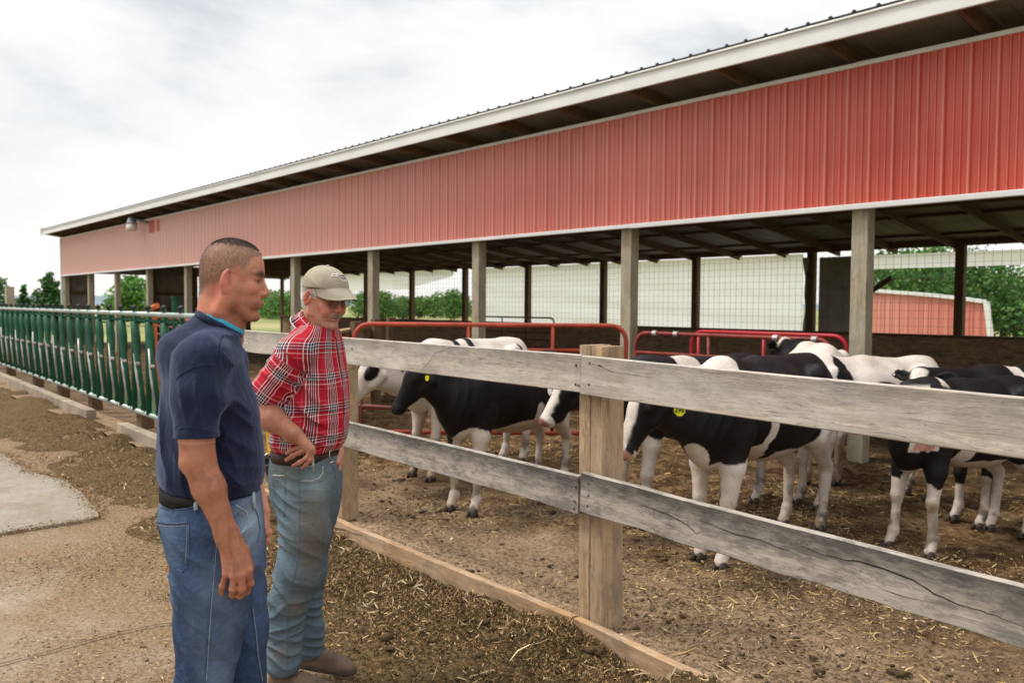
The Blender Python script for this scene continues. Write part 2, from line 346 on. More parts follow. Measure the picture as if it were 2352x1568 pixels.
def flakes(name, P, L, W, seed, cols, tilt=.5, label='', lift=.004, curl=.25):
    rs = np.random.RandomState(seed); n = len(P); a = rs.rand(n)*2*np.pi; tl = rs.randn(n)*tilt
    L = L*np.exp(rs.randn(n)*.4); W = W*np.exp(rs.randn(n)*.35)
    d = np.c_[np.cos(a)*np.cos(tl), np.sin(a)*np.cos(tl), np.sin(tl)]; r_ = rs.randn(n, 3)*[.5, .5, 1]; s = np.cross(d, r_); s /= np.linalg.norm(s, axis=1)[:, None]
    nrm = np.cross(d, s); c = P+np.array([0, 0, lift])+np.abs(d[:, 2:3])*L[:, None]*np.array([0, 0, .35])
    bow = nrm*(L*curl*rs.randn(n)*.5)[:, None]
    e0, e1, md = c-d*L[:, None]/2, c+d*L[:, None]/2, c+bow
    w_ = s*W[:, None]/2
    V = np.stack([e0-w_*.6, e0+w_*.6, md+w_, md-w_, e1+w_*.5, e1-w_*.5], 1).reshape(-1, 3)
    b = np.arange(n)[:, None]*6; F = np.concatenate([b+np.array([[0, 1, 2, 3]]), b+np.array([[3, 2, 4, 5]])])
    cc = np.array(cols)[rs.randint(0, len(cols), n)]*np.exp(rs.randn(n, 1)*.28); cc = np.repeat(np.clip(cc, 0, .8), 6, 0)
    return mesh_np(name, V, F, FLK, smooth=False, attrs={'col': cc}, kind='stuff', label=label, category=None) if 0 else _fl(name, V, F, cc, label)
FLKm = Mat('chaff', .75, .25); FLKm.col(FLKm.attr('col', 'Color')); FLK = FLKm.m
def _fl(name, V, F, cc, label):
    o = mesh_np(name, V, F, FLK, smooth=False, attrs={'col': cc}); return tag(o, label, name.replace('_', ' '), kind='stuff')
rs = np.random.RandomState(3)
def scatter(n, x0, x1, y0, y1, dens, pw=1.):
    X = x0+(x1-x0)*rs.rand(n)**pw; Y = y0+(y1-y0)*rs.rand(n); P = np.c_[X, Y, X*0]; k = rs.rand(n) < dens(P); return P[k]
HAY = [(.25, .142, .056), (.16, .086, .034), (.35, .215, .096), (.06, .036, .014), (.08, .055, .02), (.40, .28, .14), (.035, .022, .009), (.15, .10, .04), (.07, .05, .02)]
def fd(P): d = fy(P[:, 0])-P[:, 1]-.03; return np.where(d < 0.02, 0, np.clip(1.3-d/1.0+.5*fbm(P*1.3, 3, 78), 0, 1))*np.clip(.7+1.5*fbm(P*3.1, 3, 91), .3, 1)
P = np.concatenate([scatter(150000, -5.2, -.7, 1.5, 3., fd), scatter(60000, -13, -4.8, 1.5, 3.3, fd), scatter(9000, -26, -13, 1.4, 3.7, fd)])
P[:, 2] = np.maximum(feedh(P), .012)
flakes('chopped_feed', P, .015, .0046, 1, HAY, .6, 'loose heap of chopped brown feed along the foot of the board fence', .003)
P = np.concatenate([scatter(1500, -5.2, -.7, 1.7, 3., fd), scatter(1500, -11, -5, 1.6, 3.2, fd)]); P[:, 2] = feedh(P)
flakes('feed_stalks', P, .05, .0055, 2, [(.5, .38, .22), (.42, .31, .16), (.55, .44, .28)], .5, 'pale broken stalks lying on the heap of chopped feed', .008, .3)
# sprinkle over the concrete
def fs(P): d = fy(P[:, 0])-P[:, 1]; return np.clip(.3+.95*np.exp(-((d-1.3)/1.2)**2), 0, 1)*np.clip(.2+1.8*fbm(P*.9, 3, 31), 0.02, 1)
P = scatter(170000, -9, .5, -1.2, 2.5, fs); P[:, 2] = .012
flakes('spilled_chaff', P, .011, .0045, 5, HAY[:4]+[(.34, .25, .14), (.2, .14, .07)], .12, 'thin sprinkle of brown chaff on the concrete apron', .003)
ring = np.array(pp); kx = rs.randint(0, len(ring), 9000); P = ring[kx]+np.c_[rs.randn(9000)*.05, rs.randn(9000)*.05, np.zeros(9000)]; P[:, 2] = .014+.012*rs.rand(9000)
flakes('slab_edge_chaff', P, .012, .006, 15, HAY[:4]+[(.25, .17, .09)], .15, 'line of chaff and dirt lodged along the edge of the pale slab', .002)
# straw trodden into the pen
def sd_(P): return np.clip(.35+1.3*fbm(P*.8, 3, 41), .05, 1)
P = scatter(15000, -9, .3, 2.95, 8.5, sd_); P[:, 2] = penh(P)
flakes('trodden_straw', P, .06, .0042, 7, [(.46, .33, .12), (.36, .24, .085), (.52, .40, .18), (.25, .16, .06), (.30, .2, .08)], .16, 'yellow straw trodden into the muddy pen', .006, .2)
P = scatter(60000, -7, .3, 2.95, 6.8, sd_); P[:, 2] = penh(P)
flakes('pen_litter', P, .016, .006, 8, [(.20, .135, .065), (.12, .075, .035), (.33, .24, .13), (.06, .036, .018), (.42, .32, .2)], .25, 'crumbs of dung and chaff over the pen earth', .004, .2)

def clods(name, P, size, seed, mat, label):
    rs = np.random.RandomState(seed); n = len(P); O = np.array([(1, 0, 0), (-1, 0, 0), (0, 1, 0), (0, -1, 0), (0, 0, 1), (0, 0, -1), (.6, .6, .6), (-.6, .6, .5), (.6, -.6, .5), (-.6, -.6, .6)], float)
    Fo = [(0, 6, 4), (6, 2, 4), (2, 7, 4), (7, 1, 4), (1, 9, 4), (9, 3, 4), (3, 8, 4), (8, 0, 4), (0, 2, 6), (2, 1, 7), (1, 3, 9), (3, 0, 8), (0, 5, 2), (2, 5, 1), (1, 5, 3), (3, 5, 0)]
    s = size*np.exp(rs.randn(n, 1, 1)*.5); V = O[None]*(.7+.6*rs.rand(n, 10, 1))*s*[1, 1, .55]; a = rs.rand(n)*6.3; c, q = np.cos(a)[:, None], np.sin(a)[:, None]; X = V[..., 0]*c-V[..., 1]*q; Y = V[..., 0]*q+V[..., 1]*c
    V = np.stack([X, Y, V[..., 2]], -1)+P[:, None]; F = (np.arange(n)[:, None, None]*10+np.array(Fo)[None]).reshape(-1, 3)
    return tag(mesh_np(name, V.reshape(-1, 3), F, mat, smooth=True), label, name.replace('_', ' '), kind='stuff')
M_dung = simple('dung', (.062, .036, .016), .8, .6, 9, .9, bd=.01)
P = scatter(5200, -8, .3, 2.98, 7.5, lambda P: np.clip(.15+2.2*fbm(P*.9, 3, 51), .02, 1)); P[:, 2] = penh(P)+.002
clods('dung_clods', P, .011, 21, M_dung, 'crumbled dark dung clods trodden over the pen')
P = scatter(5200, -6, -.7, 1.6, 3., fd); P[:, 2] = feedh(P)
clods('feed_clumps', P, .010, 22, simple('feed_clump', (.10, .062, .026), .9, .7, 60, .9, bd=.006), 'damp dark clumps in the heap of chopped feed')
# ================================================================== the barn
M_red = Mat('red_steel', .34, .55); o = M_red.obj
c0 = M_red.ramp(M_red.noise(M_red.map(o, (.6, 1, .35)), 1.0, 5, .6), [(.3, (.44, .030, .011)), (.7, (.60, .054, .020))])
c0 = M_red.mix(M_red.ramp(M_red.noise(M_red.map(o, (9, 9, .5)), 1.2, 6, .7), [(.45, 0.), (.75, .45)]), c0, (.66, .22, .15)); c0 = M_red.mix(M_red.ramp(M_red.noise(M_red.map(o, (14, 14, .25), (3, 3, 3)), 1.2, 5, .7), [(.48, 0.), (.7, .4)]), c0, (.33, .03, .016))
xr = M_red.sep(o)[0]                                 # far sheets chalked and sun bleached, with grazing sky reflection painted in
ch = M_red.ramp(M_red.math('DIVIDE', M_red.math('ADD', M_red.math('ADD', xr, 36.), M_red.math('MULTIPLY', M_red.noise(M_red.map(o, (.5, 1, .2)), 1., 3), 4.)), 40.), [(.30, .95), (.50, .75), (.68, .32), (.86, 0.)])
rb_ = M_red.math('FRACT', M_red.math('DIVIDE', M_red.math('ADD', xr, 34.9+22.86), .2286))   # rib highlights painted into the colour as pale stripes
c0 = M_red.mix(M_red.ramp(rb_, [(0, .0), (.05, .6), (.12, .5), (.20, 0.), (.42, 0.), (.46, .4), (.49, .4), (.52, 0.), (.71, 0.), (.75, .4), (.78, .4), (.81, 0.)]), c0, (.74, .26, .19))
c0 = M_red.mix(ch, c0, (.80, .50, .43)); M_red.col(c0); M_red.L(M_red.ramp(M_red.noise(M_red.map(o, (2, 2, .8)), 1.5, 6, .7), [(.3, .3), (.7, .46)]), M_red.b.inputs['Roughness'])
M_red.bump(M_red.noise(M_red.map(o, (1, 1, .6)), 3, 2), .06, .02)
M_red.b.inputs['Coat Weight'].default_value = .15; M_red.b.inputs['Coat IOR'].default_value = 1.6; M_red.b.inputs['Coat Roughness'].default_value = .2; M_red.b.inputs['Sheen Weight'].default_value = .0; M_red.b.inputs['Sheen Roughness'].default_value = .2; M_red.b.inputs['Sheen Tint'].default_value = (1, .86, .82, 1)
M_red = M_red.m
M_white = simple('white_trim', (.70, .70, .68), .45, .08, 1.5, .05)
M_soff = simple('roof_underside', (.22, .19, .155), .7, .25, 2, .1)
M_roof = simple('roof_steel', (.20, .205, .20), .5, .2, 1.5, .05)
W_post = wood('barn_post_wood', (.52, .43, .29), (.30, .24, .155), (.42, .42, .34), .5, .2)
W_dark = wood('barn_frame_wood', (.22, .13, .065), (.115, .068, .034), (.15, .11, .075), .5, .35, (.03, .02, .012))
W_board = wood('pen_board_wood', (.58, .39, .21), (.34, .22, .115), (.18, .14, .10), .5, .5, (.05, .035, .022))
X0, X1 = -34.9, 6.3; BY, BB = 8.1, 16.9
barn = empty('cattle_barn', ((X0+X1)/2, (BY+BB)/2, PENZ), label='long open sided barn with a band of red ribbed steel above the pen', cat='barn')
def ribbed(x0, x1, z0, z1, y, depth=.024, big=.2286, out=-1):
    """vertical ribbed sheet in the plane y, ribs standing towards out"""
    prof = []; x = x0
    while x < x1-1e-6:
        b = x
        for dx, h in ((0, 0), (.012, 1), (.032, 1), (.046, 0), (.095, 0), (.104, .5), (.113, .5), (.122, 0), (.161, 0), (.170, .5), (.179, .5), (.188, 0)):
            prof.append((b+dx, h*depth))
        x += big
    prof.append((x1, 0)); return [(px, y+out*h) for px, h in prof if px <= x1+1e-6]
def sheet(mb, prof, z0, z1, thk=.0015):
    n = len(prof); V = [(a, b, z0) for a, b in prof]+[(a, b, z1) for a, b in prof]
    mb.add(V, [(k, k+1, n+k+1, n+k) for k in range(n-1)])
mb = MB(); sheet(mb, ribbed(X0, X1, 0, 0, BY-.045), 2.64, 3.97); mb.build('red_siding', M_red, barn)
# a sheet of steel laps slightly at the seam over a post
mb = MB(); mb.box((-24.8, BY-.0715, 3.77), (.46, .003, .34)); mb.build('unfaded_patch', simple('fresh_red2', (.50, .09, .06), .5, .15, 3, .05), barn); mb = MB(); mb.box((-24.25, BY-.0715, 3.77), (.2, .003, .32)); mb.build('unfaded_patch', simple('fresh_red', (.50, .09, .06), .5, .15, 3, .05), barn)
mb = MB(); mb.box(((X0+X1)/2, BY-.055, 3.99), (X1-X0, .06, .045)); mb.build('upper_trim', M_white, barn, bevel=.008)
mb = MB(); mb.box(((X0-7.05)/2, BY-.055, 2.615), (-7.05-X0, .06, .05)); mb.box(((X1-7.05)/2, BY-.06, 2.612), (X1+7.05, .06, .056)); mb.build('lower_trim', M_white, barn, bevel=.008)
mb = MB(); mb.box((X0+.0, BY-.055, 3.3), (.09, .075, 1.4)); mb.box((X0-.02, BY, 1.3), (.07, .16, 2.6)); mb.build('corner_trim', M_white, barn)
# girts that carry the siding
mb = MB()
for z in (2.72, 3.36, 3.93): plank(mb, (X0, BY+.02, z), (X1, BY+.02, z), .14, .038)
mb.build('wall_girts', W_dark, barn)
# roof
zf = lambda y: 4.295-(y-7.5)*.147
mb = MB(); prof = []; x = X0-.35
while x < X1+.4:
    for dx, h in ((0, 0), (.015, .02), (.035, .02), (.05, 0)): prof.append((x+dx, h))
    x += .2286
n = len(prof); yv = [7.47, 17.3]
mb.add([(a, y, zf(y)+.01+h) for y in yv for a, h in prof], [(k, k+1, n+k+1, n+k) for k in range(n-1)]); mb.build('roof_sheet', M_roof, barn)
mb = MB(); n = 0; xs = np.arange(X0-.34, X1+.4, .2286)
prof = [(x+dx, h) for x in xs for dx, h in ((0, 0), (.012, .014), (.04, .014), (.052, 0))]; n = len(prof)
mb.add([(a, y, zf(y)-.012-h*.6) for y in (7.56, 17.25) for a, h in prof], [(k, k+1, n+k+1, n+k) for k in range(n-1)]); mb.build('roof_lining', M_soff, barn)
mb = MB(); mb.box(((X0-.35+X1)/2, 7.5, 4.20), (X1-X0+.7, .035, .19)); mb.box(((X0-.35+X1)/2, 7.475, 4.272), (X1-X0+.72, .03, .02)); mb.build('fascia', M_white, barn, bevel=.005)
mb = MB()                                            # gable trim at the far end
mb.add([(X0-.36, 7.44, 4.15), (X0-.36, 7.44, 4.37), (X0-.36, 17.2, zf(17.2)), (X0-.36, 17.2, zf(17.2)-.2), (X0-.33, 7.44, 4.15), (X0-.33, 7.44, 4.37), (X0-.33, 17.2, zf(17.2)), (X0-.33, 17.2, zf(17.2)-.2)], [(0, 1, 2, 3), (7, 6, 5, 4), (0, 3, 7, 4), (1, 5, 6, 2), (0, 4, 5, 1)]); mb.build('gable_trim', M_white, barn)
for k in range(34):
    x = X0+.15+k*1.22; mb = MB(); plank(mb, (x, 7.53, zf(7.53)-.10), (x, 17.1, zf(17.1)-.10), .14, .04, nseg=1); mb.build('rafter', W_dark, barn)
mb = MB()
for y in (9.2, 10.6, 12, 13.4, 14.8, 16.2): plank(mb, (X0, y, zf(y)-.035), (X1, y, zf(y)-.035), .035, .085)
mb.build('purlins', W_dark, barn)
# posts
bay = 3.055; fx = [-4.13-bay*k for k in range(10)]+[-1.075, 1.98, 5.03]
for i, x in enumerate(fx):
    mb = MB(); plank(mb, (x, BY+.09, -.1), (x, BY+.09, 4.05), .165, .15, (1, 0, 0), 6, .002); mb.build('front_post', W_post, barn, bevel=.004)
mb = MB(); plank(mb, (X0+.1, BY+.09, -.1), (X0+.1, BY+.09, 4.05), .165, .15, (1, 0, 0)); mb.build('front_post', W_post, barn)
for k in range(14):
    x = -6.6-3.05*k+9.15
    if x < X0: break
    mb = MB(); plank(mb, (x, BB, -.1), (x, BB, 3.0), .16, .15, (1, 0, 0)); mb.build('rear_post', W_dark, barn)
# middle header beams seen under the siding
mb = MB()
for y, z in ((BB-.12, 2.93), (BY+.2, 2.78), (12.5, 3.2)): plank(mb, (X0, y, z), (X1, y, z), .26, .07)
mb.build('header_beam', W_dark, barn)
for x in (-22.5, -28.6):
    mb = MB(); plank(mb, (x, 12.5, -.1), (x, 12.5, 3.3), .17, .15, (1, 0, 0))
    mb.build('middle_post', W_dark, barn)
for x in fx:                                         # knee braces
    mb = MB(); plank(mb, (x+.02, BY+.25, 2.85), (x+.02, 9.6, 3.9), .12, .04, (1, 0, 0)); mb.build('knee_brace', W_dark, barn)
# rear wall boards and end wall
rb = MB(); q = random.Random(2)
for j, z in enumerate((.2, .45, .7, .95)):
    x = X0
    while x < X1:
        L = q.choice((3.05, 4.6, 3.05)); plank(rb, (x+.004, BB-.11+q.uniform(-.004, .004), z+.0), (min(x+L, X1)-.004, BB-.11+q.uniform(-.004, .004), z), .2495, .04, nseg=3); x += L
rb.build('rear_boards', W_board, barn)
mb = MB(); plank(mb, (X0, BB-.15, 1.1), (X1, BB-.15, 1.1), .05, .14); mb.build('sill_board', W_dark, barn)
M_tin = simple('grey_tin', (.26, .23, .22), .55, .3, 3, .1, metal=.3)
def endwall(y0, y1, z0, z1, name='end_panel', m=M_tin):
    mb = MB(); pr = ribbed(y0, y1, 0, 0, 0, .014); n = len(pr)
    mb.add([(X0+b, a, z0) for a, b in pr]+[(X0+b, a, z1) for a, b in pr], [(k, k+1, n+k+1, n+k) for k in range(n-1)]); mb.build(name, m, barn)
endwall(8.1, 9.05, 0, 3.9); endwall(11.35, 12.95, 0, 3.6); endwall(13.5, 14.1, 0, 3.3); endwall(9.05, 17, 2.72, 3.1)
for z in (.6, 1.4, 2.0):
    for ya, yb in ((8.1, 9.05), (11.35, 13.)): mb = MB(); plank(mb, (X0+.06, ya, z), (X0+.06, yb, z), .12, .04); mb.build('end_girt', W_dark, barn)
for y in (9.08, 11.35, 13.0, 13.5, 14.1, 16.8): mb = MB(); plank(mb, (X0+.07, y, 0), (X0+.07, y, 3.1), .13, .12, (0, 1, 0)); mb.build('end_post', W_dark, barn)
# curtains on the rear wall: translucent weather cloth
cu = Mat('curtain_cloth', .8, .2, (.82, .82, .79)); cu.col(cu.ramp(cu.noise(cu.map(cu.obj, (.5, 1, 3)), 1.5, 5), [(.35, (.84, .84, .82)), (.65, (.92, .92, .91))]))
tr = cu.t.nodes.new('ShaderNodeBsdfTranslucent'); tr.inputs[0].default_value = (1, 1, .985, 1); ms = cu.t.nodes.new('ShaderNodeMixShader'); ms.inputs[0].default_value = .93
cu.L(cu.b.outputs[0], ms.inputs[1]); cu.L(tr.outputs[0], ms.inputs[2]); tp = cu.t.nodes.new('ShaderNodeBsdfTransparent'); m3 = cu.t.nodes.new('ShaderNodeMixShader'); m3.inputs[0].default_value = .0; cu.L(ms.outputs[0], m3.inputs[1]); cu.L(tp.outputs[0], m3.inputs[2]); ms = m3
cu.L(ms.outputs[0], [n for n in cu.t.nodes if n.type == 'OUTPUT_MATERIAL'][0].inputs[0])
def curtain(name, c4, nx=40, nz=12, amp=.03, lab=None, y=BB+.1):
    c4 = [np.array(c) for c in c4]; u, v = np.meshgrid(np.linspace(0, 1, nx+1), np.linspace(0, 1, nz+1), indexing='ij'); u = u.ravel(); v = v.ravel()
    P = np.outer((1-u)*(1-v), c4[0])+np.outer(u*(1-v), c4[1])+np.outer(u*v, c4[2])+np.outer((1-u)*v, c4[3])
    Y = y+amp*fbm(np.c_[P[:, 0]*1.0, P[:, 1]*3, P[:, 1]*0], 3, 7)+amp*.5*np.sin(P[:, 1]*11+P[:, 0]*.8)
    V = np.c_[P[:, 0], Y, P[:, 1]]; i = np.arange((nx+1)*(nz+1)).reshape(nx+1, nz+1)
    return mesh_np(name, V, np.stack([i[:-1, :-1], i[1:, :-1], i[1:, 1:], i[:-1, 1:]], -1).reshape(-1, 4), cu.m, barn, label=lab)
curtain('curtain', [(-20.95, 1.05), (-9.9, 1.05), (-9.9, 2.79), (-20.95, 2.79)], 120, 14)
curtain('curtain', [(-25.0, 2.25), (-22.65, 2.58), (-22.55, 2.83), (-25., 2.83)], 20, 6, .04, 'torn white curtain hanging askew under the beam')
curtain('curtain', [(-34, 2.1), (-25.1, 2.18), (-25.1, 2.83), (-34, 2.83)], 60, 6, .04, 'raised white curtain above the view of trees')
curtain('curtain', [(-8.45, 2.42), (5.9, 2.42), (5.9, 2.7), (-8.45, 2.7)], 90, 4, .05, 'white curtain rolled up under the beam')
M_gcl = simple('grey_cloth', (.36, .35, .31), .9, .2, 4, .1)
mb = MB(); mb.tube([(-9.72+.015*math.sin(z*9), BB+.05, z) for z in np.linspace(1.05, 2.7, 14)], [.13+.03*math.sin(z*6) for z in range(14)], 10); mb.build('curtain_bundle', M_gcl, barn, smooth=True)
mb = MB(); pr = [(x, BB+.06+.02*math.sin(x*20)) for x in np.linspace(-9.5, -8.5, 30)]; sheet(mb, pr, 1.05, 2.7); mb.build('dark_panel', M_gcl, barn)
# wire mesh over the rear openings
M_wire = simple('wire', (.19, .18, .165), .5, .2, 5, 0, metal=.7)
mb = MB()
for k in range(int((X1+26)/.1525)):
    x = -26+k*.1525; mb.box((x, BB-.06, 1.9), (.0045, .0045, 1.66))
for z in np.arange(1.12, 2.75, .1525): mb.box(((X1-26)/2, BB-.06, z), (X1+26, .0045, .0045))
mb.build('wire_mesh', M_wire, barn)
mb = MB(); plank(mb, (-8.55, BB-.3, 1.72), (-7.75, BB-.35, 2.22), .1, .05); mb.build('loose_brace', W_dark, barn)
mb = MB(); mb.tube([(-22.6, BB-.04, 2.8), (-22.45, BB-.04, 2.64)], .01, 6); mb.build('curtain_rope', M_gcl, barn)
# wall lamp on the siding
lamp = empty('wall_lamp', (-22.4, 7.85, 3.95), label='grey dome wall lamp on a short arm on the far red siding', cat='lamp')
M_lamp = simple('lamp_grey', (.30, .31, .33), .4, .15, 5, 0, metal=.5); M_glass = simple('lamp_glass', (.62, .60, .55), .2, .1, 5, 0)
def lamp_at():
    p = gp  # unused
lx, ly, lz = -25.3, 7.65, 3.80
lamp.location = (lx, ly, lz)
mb = MB(); mb.tube([(lx, ly, lz+.26), (lx, ly, lz+.22), (lx, ly, lz+.10), (lx, ly, lz+.05)], [.05, .09, .13, .15], 16); mb.build('lamp_head', M_lamp, lamp, smooth=True)
mb = MB(); mb.tube([(lx, ly, lz+.05), (lx, ly, lz-.10), (lx, ly, lz-.14)], [.14, .15, .12], 16); mb.build('lamp_shade', M_glass, lamp, smooth=True)
mb = MB(); mb.tube([(lx, ly, lz+.2), (lx+.1, ly+.3, lz+.14), (lx+.2, BY-.06, lz+.1)], .035, 8); mb.build('lamp_arm', M_lamp, lamp, smooth=True)

# ================================================================== board fence
W_grey = wood('rail_wood', (.62, .53, .43), (.34, .28, .22), (.58, .55, .51), .6, .4, (.24, .225, .20), edge=.4)
W_lower = wood('weathered_rail_wood', (.52, .45, .37), (.28, .245, .205), (.44, .40, .355), .5, .62, (.09, .082, .074), edge=.8)
W_fpost = wood('fence_post_wood', (.60, .41, .235), (.31, .20, .11), (.44, .37, .28), .4, .4, (.13, .10, .075))
W_kick = wood('kick_board_wood', (.60, .37, .19), (.34, .20, .10), (.46, .37, .28), .5, .5, (.17, .12, .08))
M_screw = simple('screw_steel', (.10, .085, .075), .5, .3, 60, .2, metal=.6)
fence = empty('board_fence', (-2.78, 2.95, 0), label='weathered two rail board fence with a low kick board in front of the cows', cat='fence')
def rail(name, p0, p1, wd, th, mat, rough, seed, ns=60, topdark=True):
    mb = MB(); plank(mb, p0, p1, wd, th, nseg=ns, rough=rough, seed=seed)
    o = mb.build(name, mat, fence, bevel=0)
    me = o.data; V = np.empty(len(me.vertices)*3, np.float32); me.vertices.foreach_get('co', V); V = V.reshape(-1, 3)
    t = (V[:, 0]-p0[0])/(p1[0]-p0[0]); zc = p0[2]+(p1[2]-p0[2])*t; ge = np.zeros_like(V); jj = np.arange(len(V)) % 8; ge[:, 1] = (V[:, 2]-zc)/wd+.5; ge[(jj == 2) | (jj == 3), 1] = -1.2
    a = me.attributes.new('ge', 'FLOAT_VECTOR', 'POINT'); a.data.foreach_set('vector', ge.ravel().astype(np.float32)); return o
def px2z(x, y, X=None):
    """point on the board plane seen at pixel x, y"""
    r = Fw+Rt*(x-1176)/1950.-Up*(y-784)/1950.; t = 1.
    for _ in range(4):
        t = (fy(t*r[0]))/r[1]
    return CAM+t*r
joint = px2z(1338, 815)[0]
def zline(a, b, x):                                   # z of a line through two pixels, at world x
    A, B = px2z(*a), px2z(*b); return A[2]+(B[2]-A[2])*(x-A[0])/(B[0]-A[0])
def mkrail(name, a, b, xa, xb, wd, mat, rough, seed, th=.038, off=0):
    za, zb = zline(a, b, xa)-wd/2, zline(a, b, xb)-wd/2
    return rail(name, (xa, fy(xa)+.01+off, za), (xb, fy(xb)+.01+off, zb), wd, th, mat, rough, seed)
xL = px2z(545, 757)[0]
mkrail('top_rail', (545, 757), (1338, 815), -8.4, joint-.003, .176, W_grey, .006, 11)
mkrail('top_rail', (1352, 818), (2352, 912), joint+.003, 2.3, .180, W_grey, .006, 12, off=-.004)
mkrail('lower_rail', (795, 967), (1335, 1093), -5.42, joint-.012, .176, W_lower, .008, 13)
mkrail('lower_rail', (1350, 1087), (2352, 1345), joint+.010, 2.3, .178, W_lower, .020, 14, off=-.004)
mkrail('lower_rail', (795, 967), (1335, 1093), -8.4, -5.44, .176, W_lower, .008, 15)
jk = px2z(1322, 1416)[0]
def kick(a, b, xa, xb, seed, ns=70):
    wd = .26; za, zb = zline(a, b, xa)-wd/2, zline(a, b, xb)-wd/2
    mb = MB(); plank(mb, (xa, fy(xa)+.0, za), (xb, fy(xb)+.0, zb), wd, .045, nseg=ns, rough=.014, seed=seed, top=1.)
    return mb.build('kick_board', W_kick, fence)
kick((770, 1190), (1318, 1413), -8.6, jk-.006, 3); kick((1330, 1417), (1640, 1565), jk+.006, 2.3, 4)
fposts = [(-2.785, 2.975, 1.45), (-5.36, 3.065, 1.36), (-7.9, 3.14, 1.36), (-.2, 2.89, 1.45), (2.25, 2.82, 1.45)]
for k, (x, y, zt) in enumerate(fposts):
    if k == 0:
        top = px2z(1387, 790); mb = MB(); s = .086
        b0, b1 = np.array([x+.012, y, .0]), np.array([x-.0, y, 1.435])
        c_ = .0
        # two timbers side by side as in the photograph
        plank(mb, (b0[0]-.035, y, 0), (b1[0]-.035+.0, y, b1[2]), .072, .15, (1, 0, 0), 10, .0015)
        plank(mb, (b0[0]+.041, y+.004, 0), (b1[0]+.041, y+.004, b1[2]-.004), .078, .15, (1, 0, 0), 10, .0015)
    else:
        mb = MB(); plank(mb, (x, y, 0), (x, y, zt), .14, .14, (1, 0, 0), 6, .002)
    mb.build('fence_post', W_fpost, fence)
for (x, y) in ((1384, 868), (1386, 838), (1382, 836-0), (1356, 884-0)): pass
M_crk = simple('crack_dark', (.018, .014, .011), .95, .3, 40, .2)
for pl, wd_ in (([(966, 854), (975, 846), (985, 838), (996, 822), (1003, 812), (1015, 806), (1040, 799), (1064, 795)], .0035), ([(1475, 1158), (1500, 1166), (1530, 1176), (1560, 1190), (1585, 1204), (1604, 1224), (1622, 1216)], .005), ([(1600, 1186), (1660, 1212), (1700, 1226), (1745, 1236), (1800, 1258), (1856, 1276)], .0035),
                ([(1846, 1252), (1900, 1272), (1950, 1284), (1985, 1288), (2030, 1302), (2100, 1328), (2150, 1360), (2205, 1384), (2290, 1410), (2400, 1452)], .006), ([(1352, 836), (1372, 838), (1388, 842), (1410, 853), (1470, 862), (1520, 868)], .002), ([(2020, 1345), (2080, 1368), (2140, 1378)], .003), ([(1376, 838), (1392, 842)], .006), ([(1885, 868), (1930, 878), (1990, 880)], .0018), ([(1560, 840), (1640, 856), (1720, 858)], .0014), ([(1130, 1075), (1190, 1092), (1240, 1098)], .002), ([(890, 1010), (960, 1028), (1020, 1040)], .002)):
    Q = []
    for a, b in zip(pl[:-1], pl[1:]):
        for q in np.linspace(0, 1, 6)[:-1]: Q.append(px2z(a[0]+(b[0]-a[0])*q, a[1]+(b[1]-a[1])*q))
    Q = np.array(Q); Q[:, 2] += .0022*noise3(Q*45, 3); V_ = []
    for k, p in enumerate(Q):
        t = k/(len(Q)-1); w_ = wd_*(math.sin(math.pi*min(.97, max(.03, t)))**.6)*(.6+.5*abs(noise3(np.array([p*60]), 5)[0])); y_ = fy(p[0])+.01-.019-.0055; V_ += [(p[0], y_, p[2]+w_/2), (p[0], y_, p[2]-w_/2)]
    mb = MB(); mb.add(V_, [(2*k, 2*k+1, 2*k+3, 2*k+2) for k in range(len(Q)-1)]); mb.build('crack', M_crk, fence)
scr = [(1327, 838), (1333, 884), (1326, 882), (1359, 833), (1357, 882), (1326, 1116), (1324, 1150), (1322, 1166), (1356, 1108), (1356, 1136), (1354, 1160), (812, 800), (812, 845), (1290, 1432), (1290, 1455), (1341, 1440)]
for x, y in scr:
    p = px2z(x, y); p[1] -= .012; mb = MB(); mb.tube([(p[0], p[1]-.0, p[2]), (p[0], p[1]-.0025, p[2]), (p[0], p[1]-.004, p[2])], [.0065, .006, .003], 10); mb.build('screw', M_screw, fence, smooth=True)

# ================================================================== headlock feed fence
M_green = Mat('green_paint', .6, .3); o = M_green.obj
c0 = M_green.ramp(M_green.noise(o, 3, 5), [(.3, (.006, .055, .026)), (.7, (.010, .095, .045))]); c0 = M_green.mix(M_green.ramp(M_green.noise(o, 9, 6, .7), [(.55, 0.), (.75, .6)]), c0, (.09, .12, .09)); M_green.col(c0); M_green = M_green.m
M_plate = simple('green_plate', (.09, .19, .10), .5, .2, 5, .1)
M_galv = simple('galvanised_pipe', (.38, .43, .39), .4, .25, 6, .1, metal=.35)
M_worn = simple('worn_steel', (.42, .39, .37), .45, .35, 9, .1, metal=.4)
M_latch = simple('black_latch', (.03, .028, .028), .6, .3, 20, .2)
HX0, HX1 = -8.15, -25.6
def hy(x): return fy(x)+.16
hl = empty('headlock_fence', (-13, hy(-13), 0), label='green steel headlock feed fence on low wooden posts left of the men', cat='fence')
mb = MB(); mb.tube([(HX0, hy(HX0), 1.49), (HX1, hy(HX1), 1.49)], .03, 10); mb.build('top_pipe', M_galv, hl, smooth=True)
mb = MB(); mb.tube([(HX0, hy(HX0)+.02, 1.41), (HX1, hy(HX1)+.02, 1.41)], .02, 8); mb.build('upper_pipe', M_green, hl, smooth=True)
mb = MB(); mb.tube([(HX0, hy(HX0), .32), (HX1, hy(HX1), .32)], .03, 10); mb.build('bottom_pipe', M_galv, hl, smooth=True)
k = 0; x = HX0-.3
